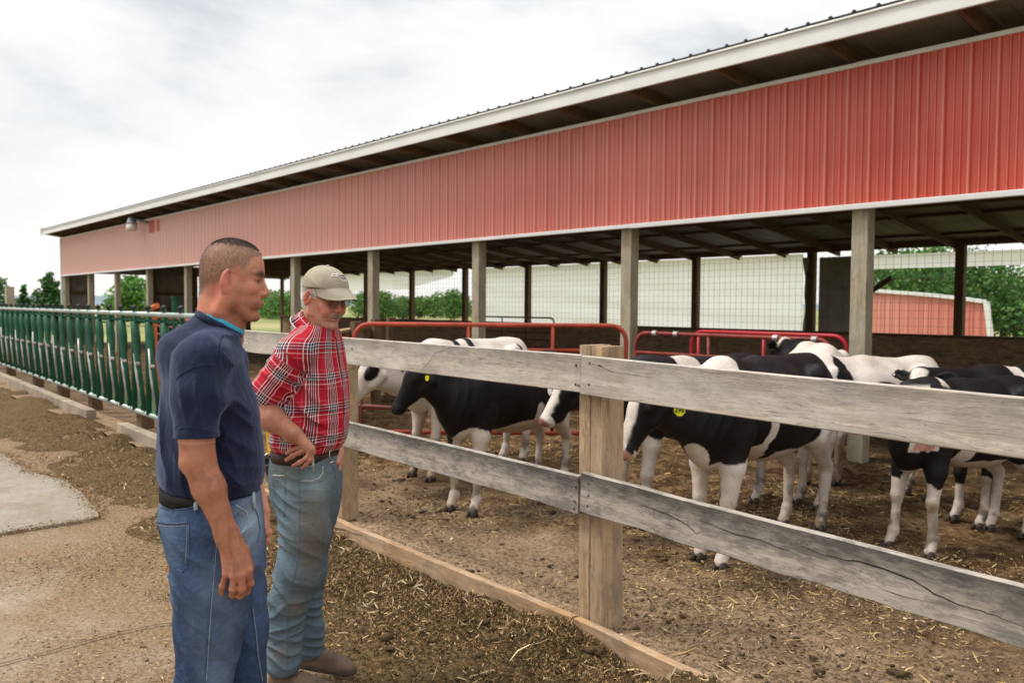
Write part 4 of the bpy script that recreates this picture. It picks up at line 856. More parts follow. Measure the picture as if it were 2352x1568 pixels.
def cow(name_label, front, hind, H, nose, seed, black=(), white=(), base='black', headw='blaze', legs=(0, 0, 0, 0), h=.012, tagt=None, tail=True, width=1., group='cows in the muddy pen', poll=None, headroll=0., sock=(.0,)*4, drop=0., eye=None):
    """front / hind: world ground points between the feet; H withers height; nose: head direction in cow space (yaw, pitch)"""
    f = np.array(front, float); b = np.array(hind, float); hd = math.atan2(f[1]-b[1], f[0]-b[0]); Lw = np.linalg.norm(f-b)
    s = H/1.28; mid = (f+b)/2; sx = Lw/1.12
    root = empty('cow', (mid[0], mid[1], PENZ), hd, label=name_label, cat='cow', group=group)
    # cow space: x forward, y left, z up, built at final size; X() stretches lengths of the trunk
    A = lambda x, y, z: np.array([x*sx, y*s*width, z*s])
    S = SDF(); k = .05*s
    S.ell(A(-.05, 0, .90-drop*.2), np.array([.56*sx, .265*s*width, .305*s]), k)
    S.ell(A(-.12, 0, .80), np.array([.42*sx, .24*s*width, .24*s]), k)
    S.ell(A(.38, 0, .93), np.array([.30*sx, .19*s*width, .30*s]), k)
    S.ell(A(-.50, 0, .98), np.array([.26*sx, .215*s*width, .245*s]), k)
    S.cone(A(-.60, 0, 1.155), A(.05, 0, 1.15), .075*s, .07*s, .08*s); S.cone(A(.05, 0, 1.15), A(.42, 0, 1.185), .07*s, .055*s, .08*s)
    for y in (-1, 1):
        S.ell(A(-.40, y*.185, 1.11), (.08*s, .065*s, .075*s), .045*s); S.ell(A(-.73, y*.075, 1.05), (.05*s, .04*s, .05*s), .05*s)
        S.ell(A(.42, y*.145, .93), (.15*s, .065*s, .23*s), .05*s)
    S.ell(A(.56, 0, .74), (.13*s, .095*s, .15*s), .06*s); S.ell(A(.60, 0, .90), (.13*s, .13*s, .2*s), .06*s)
    # head and neck
    yw, pt = nose; hdv = np.array([math.cos(yw)*math.cos(pt), math.sin(yw)*math.cos(pt), math.sin(pt)])
    hs = .97*s; Bc = rotz(-hd)
    if eye is not None:
        ex, ey, ed_, sd_, cd_ = eye; hdv = ux(Bc@(Rt*cd_[0]+Up*cd_[1]+Fw*cd_[2])); M = frame(hdv, (0, 0, 1)); wp = at(ex, ey, ed_); lp = Bc@(wp-np.array([mid[0], mid[1], PENZ]))
        PL = lp-M@(np.array([.125, sd_*.092, -.045])*hs) if sd_ else lp
    else:
        PL = A(*(poll if poll is not None else (.98, math.sin(yw)*.12, 1.20))); M = frame(hdv, (0, 0, 1))
    Hh = lambda x, y, z: PL+M@(np.array([x, y, z])*hs)
    S.cone(A(.40, 0, 1.06), Hh(.03, 0, -.04), .155*s, .095*s, .06*s, flat=((0, 1, 0), .72)); S.cone(A(.52, 0, .82), Hh(.1, 0, -.16), .15*s, .085*s, .07*s, flat=((0, 1, 0), .68))
    S.ell(Hh(.09, 0, -.055), np.array([.135, .098, .085])*hs, .03*s, M=M); S.ell(Hh(.01, 0, -.02), np.array([.06, .075, .06])*hs, .03*s, M=M)
    S.cone(Hh(.10, 0, -.06), Hh(.35, 0, -.085), .082*hs, .050*hs, .03*s); S.cone(Hh(.1, 0, -.14), Hh(.33, 0, -.125), .06*hs, .034*hs, .03*s, flat=(M[:, 1], .8))
    for y in (-1, 1):
        S.cone(Hh(.06, y*.055, -.15), Hh(.17, y*.048, -.14), .045*hs, .035*hs, .03*s); S.ell(Hh(.125, y*.088, -.045), np.array([.032, .016, .024])*hs, .015*s, M=M)
    S.ell(Hh(.385, 0, -.095), np.array([.055, .06, .05])*hs, .02*s, M=M); S.ell(Hh(.375, 0, -.135), np.array([.04, .04, .03])*hs, .015*s, M=M)
    for y in (-1, 1):
        S.ell(Hh(.432, y*.030, -.085), np.array([.018, .011, .013])*hs, .008, 's', M=M)
        ed = M@ux(np.array([-.35, y*1., -.10+(.0)])); en = ux(np.cross(ed, M@np.array([.6, 0, .6]))); Me = np.stack([ed, en, np.cross(ed, en)], 1); ec = Hh(.015, y*.085, -.035)
        S.ell(ec+ed*.085*hs, np.array([.095, .048, .016])*hs, .015, M=Me)
        S.ell(ec+ed*.09*hs+Me[:, 2]*(.014*hs*(1 if (Me[:, 2]@M[:, 0]) > 0 else -1)), np.array([.07, .03, .012])*hs, .008, 's', M=Me)
    S.cone(Hh(.40, -.04, -.125), Hh(.40, .04, -.125), .004, .004, .006, 's')
    # legs: (x,y) shift of each foot: front left, front right, hind left, hind right
    lg = legs if hasattr(legs[0], '__len__') else ((0, 0),)*4; feet = []
    for i, (fr, y) in enumerate(((1, 1), (1, -1), (0, 1), (0, -1))):
        dx, dy = lg[i]; sh = np.array([dx, dy, 0]); v = lambda x, yy, z, t: A(x, yy*y, z)+sh*t
        if fr:
            x0_ = .5/sx*1.12/2 if False else .48
            S.cone(v(.42, .135, .80, .0), v(.45, .128, .60, .25), .085*s, .068*s, .05*s); S.cone(v(.45, .128, .60, .25), v(.48, .122, .40, .5), .066*s, .042*s, .03*s)
            S.ell(v(.485, .122, .385, .52), np.array([.045, .044, .055])*s, .02*s); S.cone(v(.48, .122, .35, .55), v(.485, .122, .15, .86), .034*s, .031*s, .02*s)
            S.ell(v(.485, .122, .13, .9), np.array([.040, .039, .042])*s, .02*s); S.cone(v(.49, .122, .12, .92), v(.525, .122, .05, 1), .034*s, .037*s, .02*s); feet.append(v(.54, .122, 0, 1))
        else:
            S.ell(v(-.50, .14, .82, .0), np.array([.17, .085, .25])*s, .05*s); S.cone(v(-.44, .145, .68, .1), v(-.62, .135, .47, .5), .092*s, .048*s, .05*s)
            S.ell(v(-.655, .132, .455, .55), np.array([.045, .032, .055])*s, .03*s); S.cone(v(-.635, .13, .43, .55), v(-.615, .128, .15, .9), .040*s, .032*s, .02*s)
            S.ell(v(-.61, .128, .13, .92), np.array([.040, .039, .042])*s, .02*s); S.cone(v(-.605, .128, .12, .93), v(-.57, .128, .05, 1), .034*s, .037*s, .02*s); feet.append(v(-.555, .128, 0, 1))
    if tail:
        S.cone(A(-.70, 0, 1.12), A(-.78, 0, .98), .035*s, .024*s, .03*s); S.cone(A(-.78, 0, .98), A(-.80, .02, .62), .022*s, .016*s, .02*s); S.cone(A(-.80, .02, .62), A(-.79, .02, .42), .03*s, .018*s, .02*s)
    S.disp(lambda P: .011*fbm((P*5.5).reshape(-1, 3), 2, seed).reshape(P.shape[:-1]), A(0, 0, .8), 1.3)
    for y in (-1, 1): S.disp(fold_(A(.34, y*.16, .98), .2, A(.9, 0, .35), 18, .021), A(.34, y*.16, .98), .2); S.disp(fold_(A(.62, y*.1, .9), .2, (.85, 0, .3), 42, .010), A(.62, y*.1, .9), .2); S.disp(fold_(A(-.33, y*.2, .80), .13, (.8, 0, -.5), 30, .009), A(-.33, y*.2, .8), .13)
    S.disp(lambda P: (.006*np.sin(P[..., 0]*24+P[..., 2]*3)*np.exp(-((P[..., 0]+.05)/.25)**2)*np.exp(-((P[..., 2]-.95*s)/.16)**2)), A(-.05, 0, .9), .5)
    V, F = S.mesh(h)
    # colour
    U = np.c_[V[:, 0]/sx, V[:, 1]/s/width, V[:, 2]/s]        # normalised body coordinates for the patches
    Hc = (V-PL)@M/hs; onhead = sstep(Hc[:, 0], -.02, .02)*(Hc[:, 0] < .46)*(Hc[:, 2] > -.215)*(Hc[:, 2] < .12)*(np.abs(Hc[:, 1]) < .30)*((np.abs(Hc[:, 1]) < .115) | (Hc[:, 0] < .14))*((Hc[:, 0] > .1) | (Hc[:, 2] > -.14))
    if base == 'black': bl = 1-patches(U, white, seed)
    else: bl = patches(U, black, seed)
    if base == 'black' and black: bl = np.maximum(bl, patches(U, black, seed+50))
    if base == 'white' and white: bl = np.minimum(bl, 1-patches(U, white, seed+50))
    wn = fbm(V*7, 3, seed+9)*.02
    yy = Hc[:, 1]+wn; ax_ = Hc[:, 0]
    if headw == 'blaze': hb = 1-sstep(.052-np.abs(yy)+.0*ax_-.02*(ax_ > .3)*0+(Hc[:, 2] < -.072)*-.2, -.006, .006); hb = np.where(ax_ > .36+wn*2, np.where(np.abs(yy) < .055, hb*0, hb), hb)
    elif headw == 'black': hb = np.ones(len(V))
    elif headw == 'eye': hb = sstep(1-np.linalg.norm((Hc+wn[:, None]-[.11, 0, -.055])/[.085, .2, .06], axis=1), -.05, .05)*(np.abs(Hc[:, 1]) > .045)+sstep(1-np.linalg.norm((Hc-[-.03, 0, -.0])/[.05, .2, .05], axis=1), -.1, .1)
    elif headw == 'poll': hb = np.where(Hc[:, 0] < .05+wn, 0, sstep(np.abs(yy), .035, .045)); hb = np.where(ax_ > .34, 0, hb)
    else: hb = np.zeros(len(V))
    ears = (np.abs(Hc[:, 1]) > .105) & (onhead > .1); hb = np.where(ears, 1 if headw != 'eye' else 0, hb)
    bl = bl*(1-onhead)+hb*onhead
    for i, ft in enumerate(feet):                            # white socks
        z_ = sock[i] if hasattr(sock, '__len__') else sock
        m = (np.linalg.norm(V[:, :2]-(ft[:2]-[.04*0, 0]), axis=1) < .16) & (U[:, 2] < z_+fbm(V*9, 2, seed+3)*.08)
        bl = np.where(m & (U[:, 2] < .62), 0, bl)
    dn = fbm(V*3.1, 4, seed+30); low = sstep(-U[:, 2], -.75, -.2)
    wh = WHITE*(1+.06*fbm(V*40,2,7)[:,None])+(TAN*.9-WHITE)*np.clip(sstep(dn, .0, .4)*(.35+.6*low)+.30*low+.5*np.exp(-((U[:, 2]-.38)/.05)**2)*sstep(dn, -.2, .4), 0, .9)[:, None]
    under = sstep(-U[:, 2], -.72, -.6)*(np.abs(U[:, 0]) < .4)*(1-low*.2); wh = wh+(np.array([.42, .31, .21])-wh)*(.45*under)[:, None]
    bk = BLACK*(1+.5*fbm(V*6, 3, seed+40)[:, None])+np.array([.012, .008, .004])*low[:, None]
    col = wh*(1-bl[:, None])+bk*bl[:, None]
    nm = sstep(Hc[:, 0], .385, .41)*onhead*(Hc[:, 2] > -.125)*(Hc[:, 2] < -.0)*(Hc[:, 0] < .455)*(np.abs(Hc[:, 1]) < .075)
    npk = PINK if headw in ('blaze', 'eye', 'poll') else np.array([.02, .016, .018]); npn = np.where((fbm(V*16, 2, seed+5) > .12)[:, None] & (headw == 'blaze'), npk*.35, npk)
    col = col*(1-nm[:, None])+npn*nm[:, None]
    hoofm = U[:, 2] < .035; col[hoofm] = [.05, .035, .025]
    # mud splashes on the lower legs
    mud = sstep(fbm(V*11, 3, seed+60), .0, .3)*sstep(-U[:, 2], -.5, -.06)*.85; col = col*(1-mud[:, None])+np.array([.07, .045, .025])*mud[:, None]
    mesh_np('body', V, F, CW.m, root, attrs={'col': col}, world=False)
    for ft in feet:
        for y in (-1, 1):
            Sm = MB(); n = 10; V_ = []; lv = ((0., 1.12, 1.25), (.03*s, 1.03, 1.0), (.06*s, .85, .65), (.066*s, .6, .4))
            for z, q, fx_ in lv:
                for t in range(n): a = 2*math.pi*t/n; c_ = math.cos(a); V_.append((ft[0]-.012*s+(.045*s*c_*(fx_ if c_ > 0 else .8*q)), ft[1]+y*.021*s+.0195*s*math.sin(a)*q, z-.004))
            Sm.add(V_, [(i*n+t, i*n+(t+1) % n, (i+1)*n+(t+1) % n, (i+1)*n+t) for i in range(3) for t in range(n)]+[tuple(range(n))[::-1], tuple(3*n+t for t in range(n))])
            Sm.build('hoof', M_hoof, root, smooth=True, world=False)
    for y in (-1, 1):
        c = Hh(.128, y*.094, -.043); mb = MB(); mb.tube([c-M[:, 1]*y*.016, c-M[:, 1]*y*.008, c, c+M[:, 1]*y*.005, c+M[:, 1]*y*.008], [.006, .014, .0165, .012, .004], 10); mb.build('eye', M_eye, root, smooth=True, world=False)
    if tagt:
        if len(tagt) == 4: tagt = (*tagt[:3], Bc@(at(*tagt[3])-np.array([mid[0], mid[1], PENZ])), Bc@(-Fw*.9-Rt*.35))
        y = tagt[0]; ed = M@ux(np.array([-.35, y*1., -.10])); c = Hh(.015, y*.085, -.035)+ed*.10*hs+np.array([0, 0, -.035]) if len(tagt) < 4 else np.array(tagt[3])
        nrm = ux(tagt[4]) if len(tagt) > 4 else ux(M[:, 0]*.5+M[:, 1]*y*.5); Mt = frame(nrm); w_, hh = (.034, .034) if tagt[2] or tagt[1] != 'y' else (.015, .02)
        mt = M_tagy if tagt[1] == 'y' else M_tagw; mb = MB(); q = [(-w_*.9, -hh*.55), (-w_*.3, -hh*1.15), (w_*.3, -hh*1.15), (w_*.9, -hh*.55), (w_*.9, hh*.55), (w_*.35, hh*.75), (-w_*.35, hh*.75), (-w_*.9, hh*.55)]
        if tagt[1] != 'y': q = [(a*.45, b_) for a, b_ in q]
        V_ = [c+Mt[:, 1]*a+Mt[:, 2]*b_+Mt[:, 0]*d for d in (.0015, -.0015) for a, b_ in q]; mb.add(V_, [tuple(range(8)), tuple(range(8, 16))[::-1]]+[(t, t+8, (t+1) % 8+8, (t+1) % 8) for t in range(8)])
        tg = mb.build('ear_tag', mt, root, world=False)
        if tagt[2]:
            cu_ = bpy.data.curves.new('tag_number', 'FONT'); cu_.body = tagt[2]; cu_.size = .036; cu_.align_x = 'CENTER'; cu_.align_y = 'CENTER'; cu_.extrude = .0004; cu_.offset = .0008
            ob = bpy.data.objects.new('tag_number', cu_); COL.objects.link(ob)
            dg = bpy.context.evaluated_depsgraph_get(); me = bpy.data.meshes.new_from_object(ob.evaluated_get(dg)); bpy.data.objects.remove(ob)
            ob = bpy.data.objects.new('tag_number', me); COL.objects.link(ob); me.materials.clear(); me.materials.append(M_ink); ob.parent = tg
            p = c+Mt[:, 0]*.0025-Mt[:, 2]*.006; rr_ = Matrix(((Mt[0, 1], Mt[0, 2], Mt[0, 0], p[0]), (Mt[1, 1], Mt[1, 2], Mt[1, 0], p[1]), (Mt[2, 1], Mt[2, 2], Mt[2, 0], p[2]), (0, 0, 0, 1))); ob.matrix_local = rr_
    return root
LW = [((0, 0, .1), (2, 2, .42))]                             # everything low is white
cow('cow with a white blaze and yellow tag 296, right of the near fence post', (-3.02, 4.13), (-3.10, 5.36), 1.27, (-.62, -.72), 101,
    white=[((.50, 0, .50), (.2, .4, .13)), ((.66, 0, .66), (.10, .07, .10)), ((.42, .15, .44), (.10, .1, .22)), ((.42, -.15, .5), (.2, .1, .2)), ((.20, 0, .86), (.040, .5, .26)), ((.22, 0, .66), (.09, .5, .09)), ((-.05, 0, .56), (.45, .3, .11)), ((-.62, 0, .60), (.30, .5, .34)), ((-.8, 0, .9), (.16, .5, .4)), ((.52, 0, 1.2), (.12, .3, .08)), ((.38, .2, 1.05), (.03, .2, .1))]+[((0, 0, .1), (2, 2, .33))],
    black=[((.33, .2, .55), (.055, .12, .12)), ((.1, .0, .635), (.035, .4, .035))], headw='blaze', eye=(1492, 937, 4.6, 1, (-.53, -.83, -.17)), legs=((.04, 0), (-.06, .03), (.0, .0), (.06, .02)), h=.0095,
    tagt=(1, 'y', '296', (1561, 939, 4.62)), sock=(.0,)*4)
cow('cow with an all black head, largest of those left of the near fence post', (-4.93, 3.75), (-5.28, 5.0), 1.20, (-.30, -.30), 202,
    white=[((.45, 0, .55), (.13, .11, .12)), ((-.05, 0, .60), (.30, .35, .115)), ((-.12, .28, .70), (.06, .2, .13)), ((.52, .1, .58), (.12, .2, .13)), ((0, 0, .1), (2, 2, .33)), ((-.62, 0, .5), (.25, .5, .2))], headw='black', eye=(954, 871, 5.85, 1, (-.63, -.76, -.1)), h=.0105, legs=((.0, .0), (-.03, 0), (0, 0), (.05, 0)), tagt=(1, 'y', '', (981, 867, 5.8)))
cow('white faced cow with a black eye patch, farthest left beside the man in plaid', (-6.15, 4.25), (-6.3, 5.46), 1.27, (-.42, -.62), 303, base='white',
    black=[((.2, 0, 1.25), (.04, .3, .2)), ((.05, 0, 1.22), (.035, .25, .13)), ((-.5, .1, 1.15), (.05, .1, .05)), ((.72, .1, .9), (.05, .2, .06)), ((.86, 0, 1.1), (.05, .3, .14)), ((.6, -.1, .8), (.04, .2, .05))], headw='eye', eye=(847, 858, 6.8, 1, (-.6, -.74, -.2)), h=.0115)
cow('cow whose white striped black face looks out just left of the near fence post', (-3.92, 4.45), (-3.85, 5.75), 1.22, (-.55, -.50), 404,
    white=[((.5, 0, .52), (.25, .4, .2)), ((0, 0, .1), (2, 2, .34)), ((.95, 0, 1.24), (.09, .2, .09)), ((.1, 0, .9), (.1, .5, .5))], headw='blaze', eye=(1311, 896, 5.5, 1, (-.64, -.70, -.2)), h=.0115, sock=(.6, .6, .3, .3), tagt=(-1, 'w', '', (1263, 893, 5.5)))
cow('mostly white cow standing sideways far behind the tagged cow', (-4.45, 7.55), (-3.78, 6.85), 1.27, (.3, -.5), 505, base='white',
    black=[((.1, 0, .8), (.25, .5, .25)), ((.55, 0, 1.), (.4, .6, .6))], headw='black', h=.014)
cow('white rumped cow with black splashes behind the tail of the tagged cow', (-3.42, 5.95), (-3.02, 7.0), 1.20, (.5, -.6), 606, base='white',
    black=[((.35, 0, 1.05), (.10, .5, .2)), ((.05, -.2, 1.12), (.14, .12, .16)), ((.0, 0, .8), (.35, .6, .2)), ((-.42, -.0, .9), (.2, .5, .2))], headw='black', h=.0125)
cow('cow with tan white poll and pink nose, lowering its head behind the top rail', (-2.36, 5.33), (-2.12, 6.35), 1.13, (-.45, -1.0), 707,
    white=[((.52, 0, .45), (.16, .11, .2)), ((.32, 0, 1.12), (.05, .4, .14)), ((0, 0, .1), (2, 2, .36)), ((.2, 0, .75), (.07, .5, .2)), ((-.05, 0, .54), (.4, .3, .12)), ((-.62, 0, .55), (.22, .5, .3)), ((-.7, 0, .95), (.1, .5, .2))], headw='poll', eye=(2096, 891, 5.3, 0, (.05, -.92, -.38)), h=.0105, legs=((.0, .03), (.02, -.03), (0, 0), (.04, 0)), poll=(.84, -.02, 1.10), sock=(.5, .5, .5, .5))
cow('black and white cow at the right edge, behind the cow with the tan poll', (-2.42, 6.35), (-1.95, 7.45), 1.17, (.5, -.7), 808,
    white=[((-.35, 0, 1.2), (.2, .4, .15)), ((0, 0, .1), (2, 2, .2)), ((.2, 0, 1.2), (.05, .4, .2))], headw='blaze', h=.0125, sock=(.4, .15, .4, .4))
print('cows', time.time()-_t0)
# ================================================================== the two men
from mathutils.bvhtree import BVHTree
def aff(n, **k): return n
SK = Mat('skin', .58, .3); c0 = SK.attr('col', 'Color'); o = SK.obj
mt_ = SK.noise(o, 26, 5, .65); c0 = SK.mix(SK.ramp(mt_, [(.35, .35), (.6, 0.)]), c0, (.75, .38, .28), 'MULTIPLY'); c0 = SK.mix(SK.ramp(SK.noise(o, 240, 3, .7), [(.52, 0.), (.66, .35)]), c0, (.7, .45, .35), 'MULTIPLY'); SK.col(c0)
SK.bump(SK.math('ADD', SK.noise(o, 260, 3, .6), SK.math('MULTIPLY', mt_, .6)), .4, .0022)
SK.b.inputs['Subsurface Weight'].default_value = .05; SK.b.inputs['Subsurface Radius'].default_value = (.012, .005, .003); SK.b.inputs['Subsurface Scale'].default_value = 1.
def cloth(name, rough=.85, wscale=700, bs=.15):
    m = Mat(name, rough, .15); return m
NAVY = cloth('navy_cotton'); n_ = NAVY.noise(NAVY.obj, 6, 5, .6); NAVY.col(NAVY.ramp(n_, [(.3, (.008, .011, .031)), (.7, (.013, .018, .048))])); NAVY.b.inputs['Sheen Weight'].default_value = .25; NAVY.b.inputs['Sheen Tint'].default_value = (.5, .6, .9, 1); NAVY.bump(NAVY.math('ADD', NAVY.math('MULTIPLY', NAVY.noise(NAVY.obj, 160, 3, .7), .12), NAVY.noise(NAVY.map(NAVY.obj, (12, 12, 6)), 1.5, 4, .5, 1.5)), .5, .012)
TEAL = simple('teal_cotton', (.05, .36, .52), .8, .08, 20, .1)
DEN = cloth('denim'); DEN.b.inputs['Specular IOR Level'].default_value = .08; o = DEN.obj; tw = DEN.noise(DEN.map(o, (420, 420, 60)), 1., 3, .7); c0 = DEN.attr('col', 'Color')
c0 = DEN.mix(DEN.ramp(tw, [(.35, .28), (.65, 0.)]), c0, (.35, .42, .55), 'MULTIPLY'); c0 = DEN.mix(DEN.ramp(DEN.noise(o, 45, 5, .7), [(.5, 0.), (.75, .06)]), c0, (.5, .56, .6)); DEN.col(c0); DEN.bump(DEN.math('ADD', DEN.math('MULTIPLY', tw, .2), DEN.math('ADD', DEN.math('MULTIPLY', DEN.noise(o, 60, 3, .6), .3), DEN.noise(DEN.map(o, (9, 9, 16)), 1.6, 5, .55, 1.2))), .55, .012)
M_stitch = simple('denim_stitch', (.22, .20, .17), .8, .3, 60, .1); M_seam = simple('denim_seam', (.045, .075, .14), .8, .4, 60, .3); M_seamp = simple('pale_seam', (.30, .38, .42), .8, .3, 60, .3)
M_blackb = simple('black_leather', (.008, .006, .006), .65, .3, 40, .2, spec=.15); M_brownb = simple('brown_leather', (.035, .018, .012), .6, .35, 30, .3, spec=.2)
M_boot = simple('boot_leather', (.13, .082, .055), .7, .35, 14, .4, bd=.003); M_sole = simple('boot_sole', (.05, .038, .03), .8, .3, 30, .3)
M_cap = simple('khaki_cotton', (.33, .29, .215), .85, .12, 12, .25); M_capd = simple('cap_lining', (.05, .042, .035), .85, .2, 12, .1); M_thr = simple('white_thread', (.75, .73, .7), .7, .1, 30, .1); M_thrd = simple('dark_thread', (.06, .06, .1), .7, .1, 30, .1)
M_metal = simple('worn_metal', (.45, .42, .38), .3, .2, 20, .05, metal=.9); M_gl = Mat('tinted_lens', .08, .4, (.42, .30, .24)); M_gl.b.inputs['Transmission Weight'].default_value = .85; M_gl.b.inputs['IOR'].default_value = 1.1; M_gl.b.inputs['Alpha'].default_value = .42; M_gl = M_gl.m
M_grip = simple('grip_leather', (.04, .03, .02), .5, .3, 30, .3)
HG = simple('grey_whisker', (.5, .40, .32), .8, .2, 60, .3); HWm = simple('white_hair', (.68, .66, .63), .8, .15, 60, .4); HDk = simple('cropped_hair', (.045, .03, .022), .8, .35, 90, .4)
# plaid cloth from woven coordinates
PL = cloth('plaid_cotton', .8); g = PL.sep(PL.attr('puv'))
RED, DRD, NVY, WHT, PNK = (.40, .010, .025), (.17, .005, .018), (.010, .012, .03), (.80, .76, .74), (.60, .14, .16)
def bands(src, per, stops):
    f = PL.math('FRACT', PL.math('DIVIDE', src, per)); return PL.ramp(f, stops, 'CONSTANT')
ST = [(0, RED), (.22, PNK), (.235, RED), (.37, WHT), (.405, DRD), (.50, WHT), (.53, NVY), (.60, WHT), (.625, NVY), (.68, WHT), (.705, NVY), (.775, WHT), (.805, DRD), (.90, WHT), (.93, RED)]
cu_ = bands(g[0], .105, ST); cv_ = bands(g[1], .125, [(0, RED), (.30, PNK), (.33, RED), (.45, WHT), (.475, RED), (.54, NVY), (.60, WHT), (.62, NVY), (.69, WHT), (.71, NVY), (.78, WHT), (.80, RED), (.90, PNK), (.93, RED)])
tw = PL.math('FRACT', PL.math('MULTIPLY', PL.math('ADD', g[0], g[1]), 420)); c0 = PL.mix(PL.math('ADD', .30, PL.math('MULTIPLY', tw, .25)), cu_, cv_); PL.col(c0); PL.bump(PL.noise(PL.map(PL.obj, (12, 12, 9)), 1.6, 4, .55, 1.4), .45, .010)
FH = np.array([-math.cos(YAW), math.sin(YAW), 0.]); RH = np.array([math.sin(YAW), math.cos(YAW), 0.])
class Man:
    """local frame: x to the right of the view, y away from the camera, z up from the floor"""
    def __init__(s, px, depth, zf=0.):
        p = at(px, 700, depth); s.O = np.array([p[0], p[1], zf]); s.d0 = depth; s.B = np.stack([RH, FH, [0, 0, 1]], 1)
        s.rz = math.atan2(RH[1], RH[0])
    def L(s, x, y, b=0.): return (at(x, y, s.d0+b*math.cos(PITCH))-s.O)@s.B
    def W(s, q): return s.O+s.B@np.array(q)
    def rows(s, T):
        """rows: pixel y, left px, right px, cy offset, half width -> z, cx, cy, sil, hw"""
        out = []
        for y, xl, xr, b, hw in T:
            l, r = s.L(xl, y, b), s.L(xr, y, b); out.append((l[2]/2+r[2]/2, (l[0]+r[0])/2, b, (r[0]-l[0])/2, hw))
        return out
    def obj(s, name, V, F, mat, parent, attrs=None, **k):
        o = mesh_np(name, V, F, mat, parent, attrs=attrs, world=False, **k)
        if parent is None: o.location = s.O; o.rotation_euler = (0, 0, s.rz)
        return o
    def rays(s, V, F, pts, lift=.0015):
        """project view pixels onto a mesh given in local space"""
        t = BVHTree.FromPolygons(V.tolist(), F.tolist()); c = (CAM-s.O)@s.B; out = []
        for x, y in pts:
            d = ux(s.L(x, y, 0)-c); h = t.ray_cast(Vector(c), Vector(d))
            if h[0] is not None: n = np.array(h[1]); n = n if n@d < 0 else -n; out.append(np.array(h[0])+n*lift)
        return out
def densify(pts, step=5):
    out = []
    for a, b in zip(pts[:-1], pts[1:]):
        a = np.array(a, float); b = np.array(b, float); m = max(1, int(np.linalg.norm(b-a)/step)); out += [tuple(a+(b-a)*q/m) for q in range(m)]
    return out+[tuple(pts[-1])]
def fold(c, r, n, freq, amp, warp=.02, wf=6., ph=0., sharp=1.5):
    """ridged cloth folds across direction n, fading out at radius r"""
    c = np.array(c, float); n = ux(n)
    def f(P):
        q = P-c; w_ = np.exp(-np.einsum('...i,...i', q, q)/(r*r*.36)); sh = P.shape[:-1]
        t = (q@n+warp*fbm((P*wf).reshape(-1, 3), 2, int(ph*7)+3).reshape(sh))*freq+ph
        return -amp*w_*(1-np.abs(np.sin(t)))**sharp+amp*.4*w_
    return f
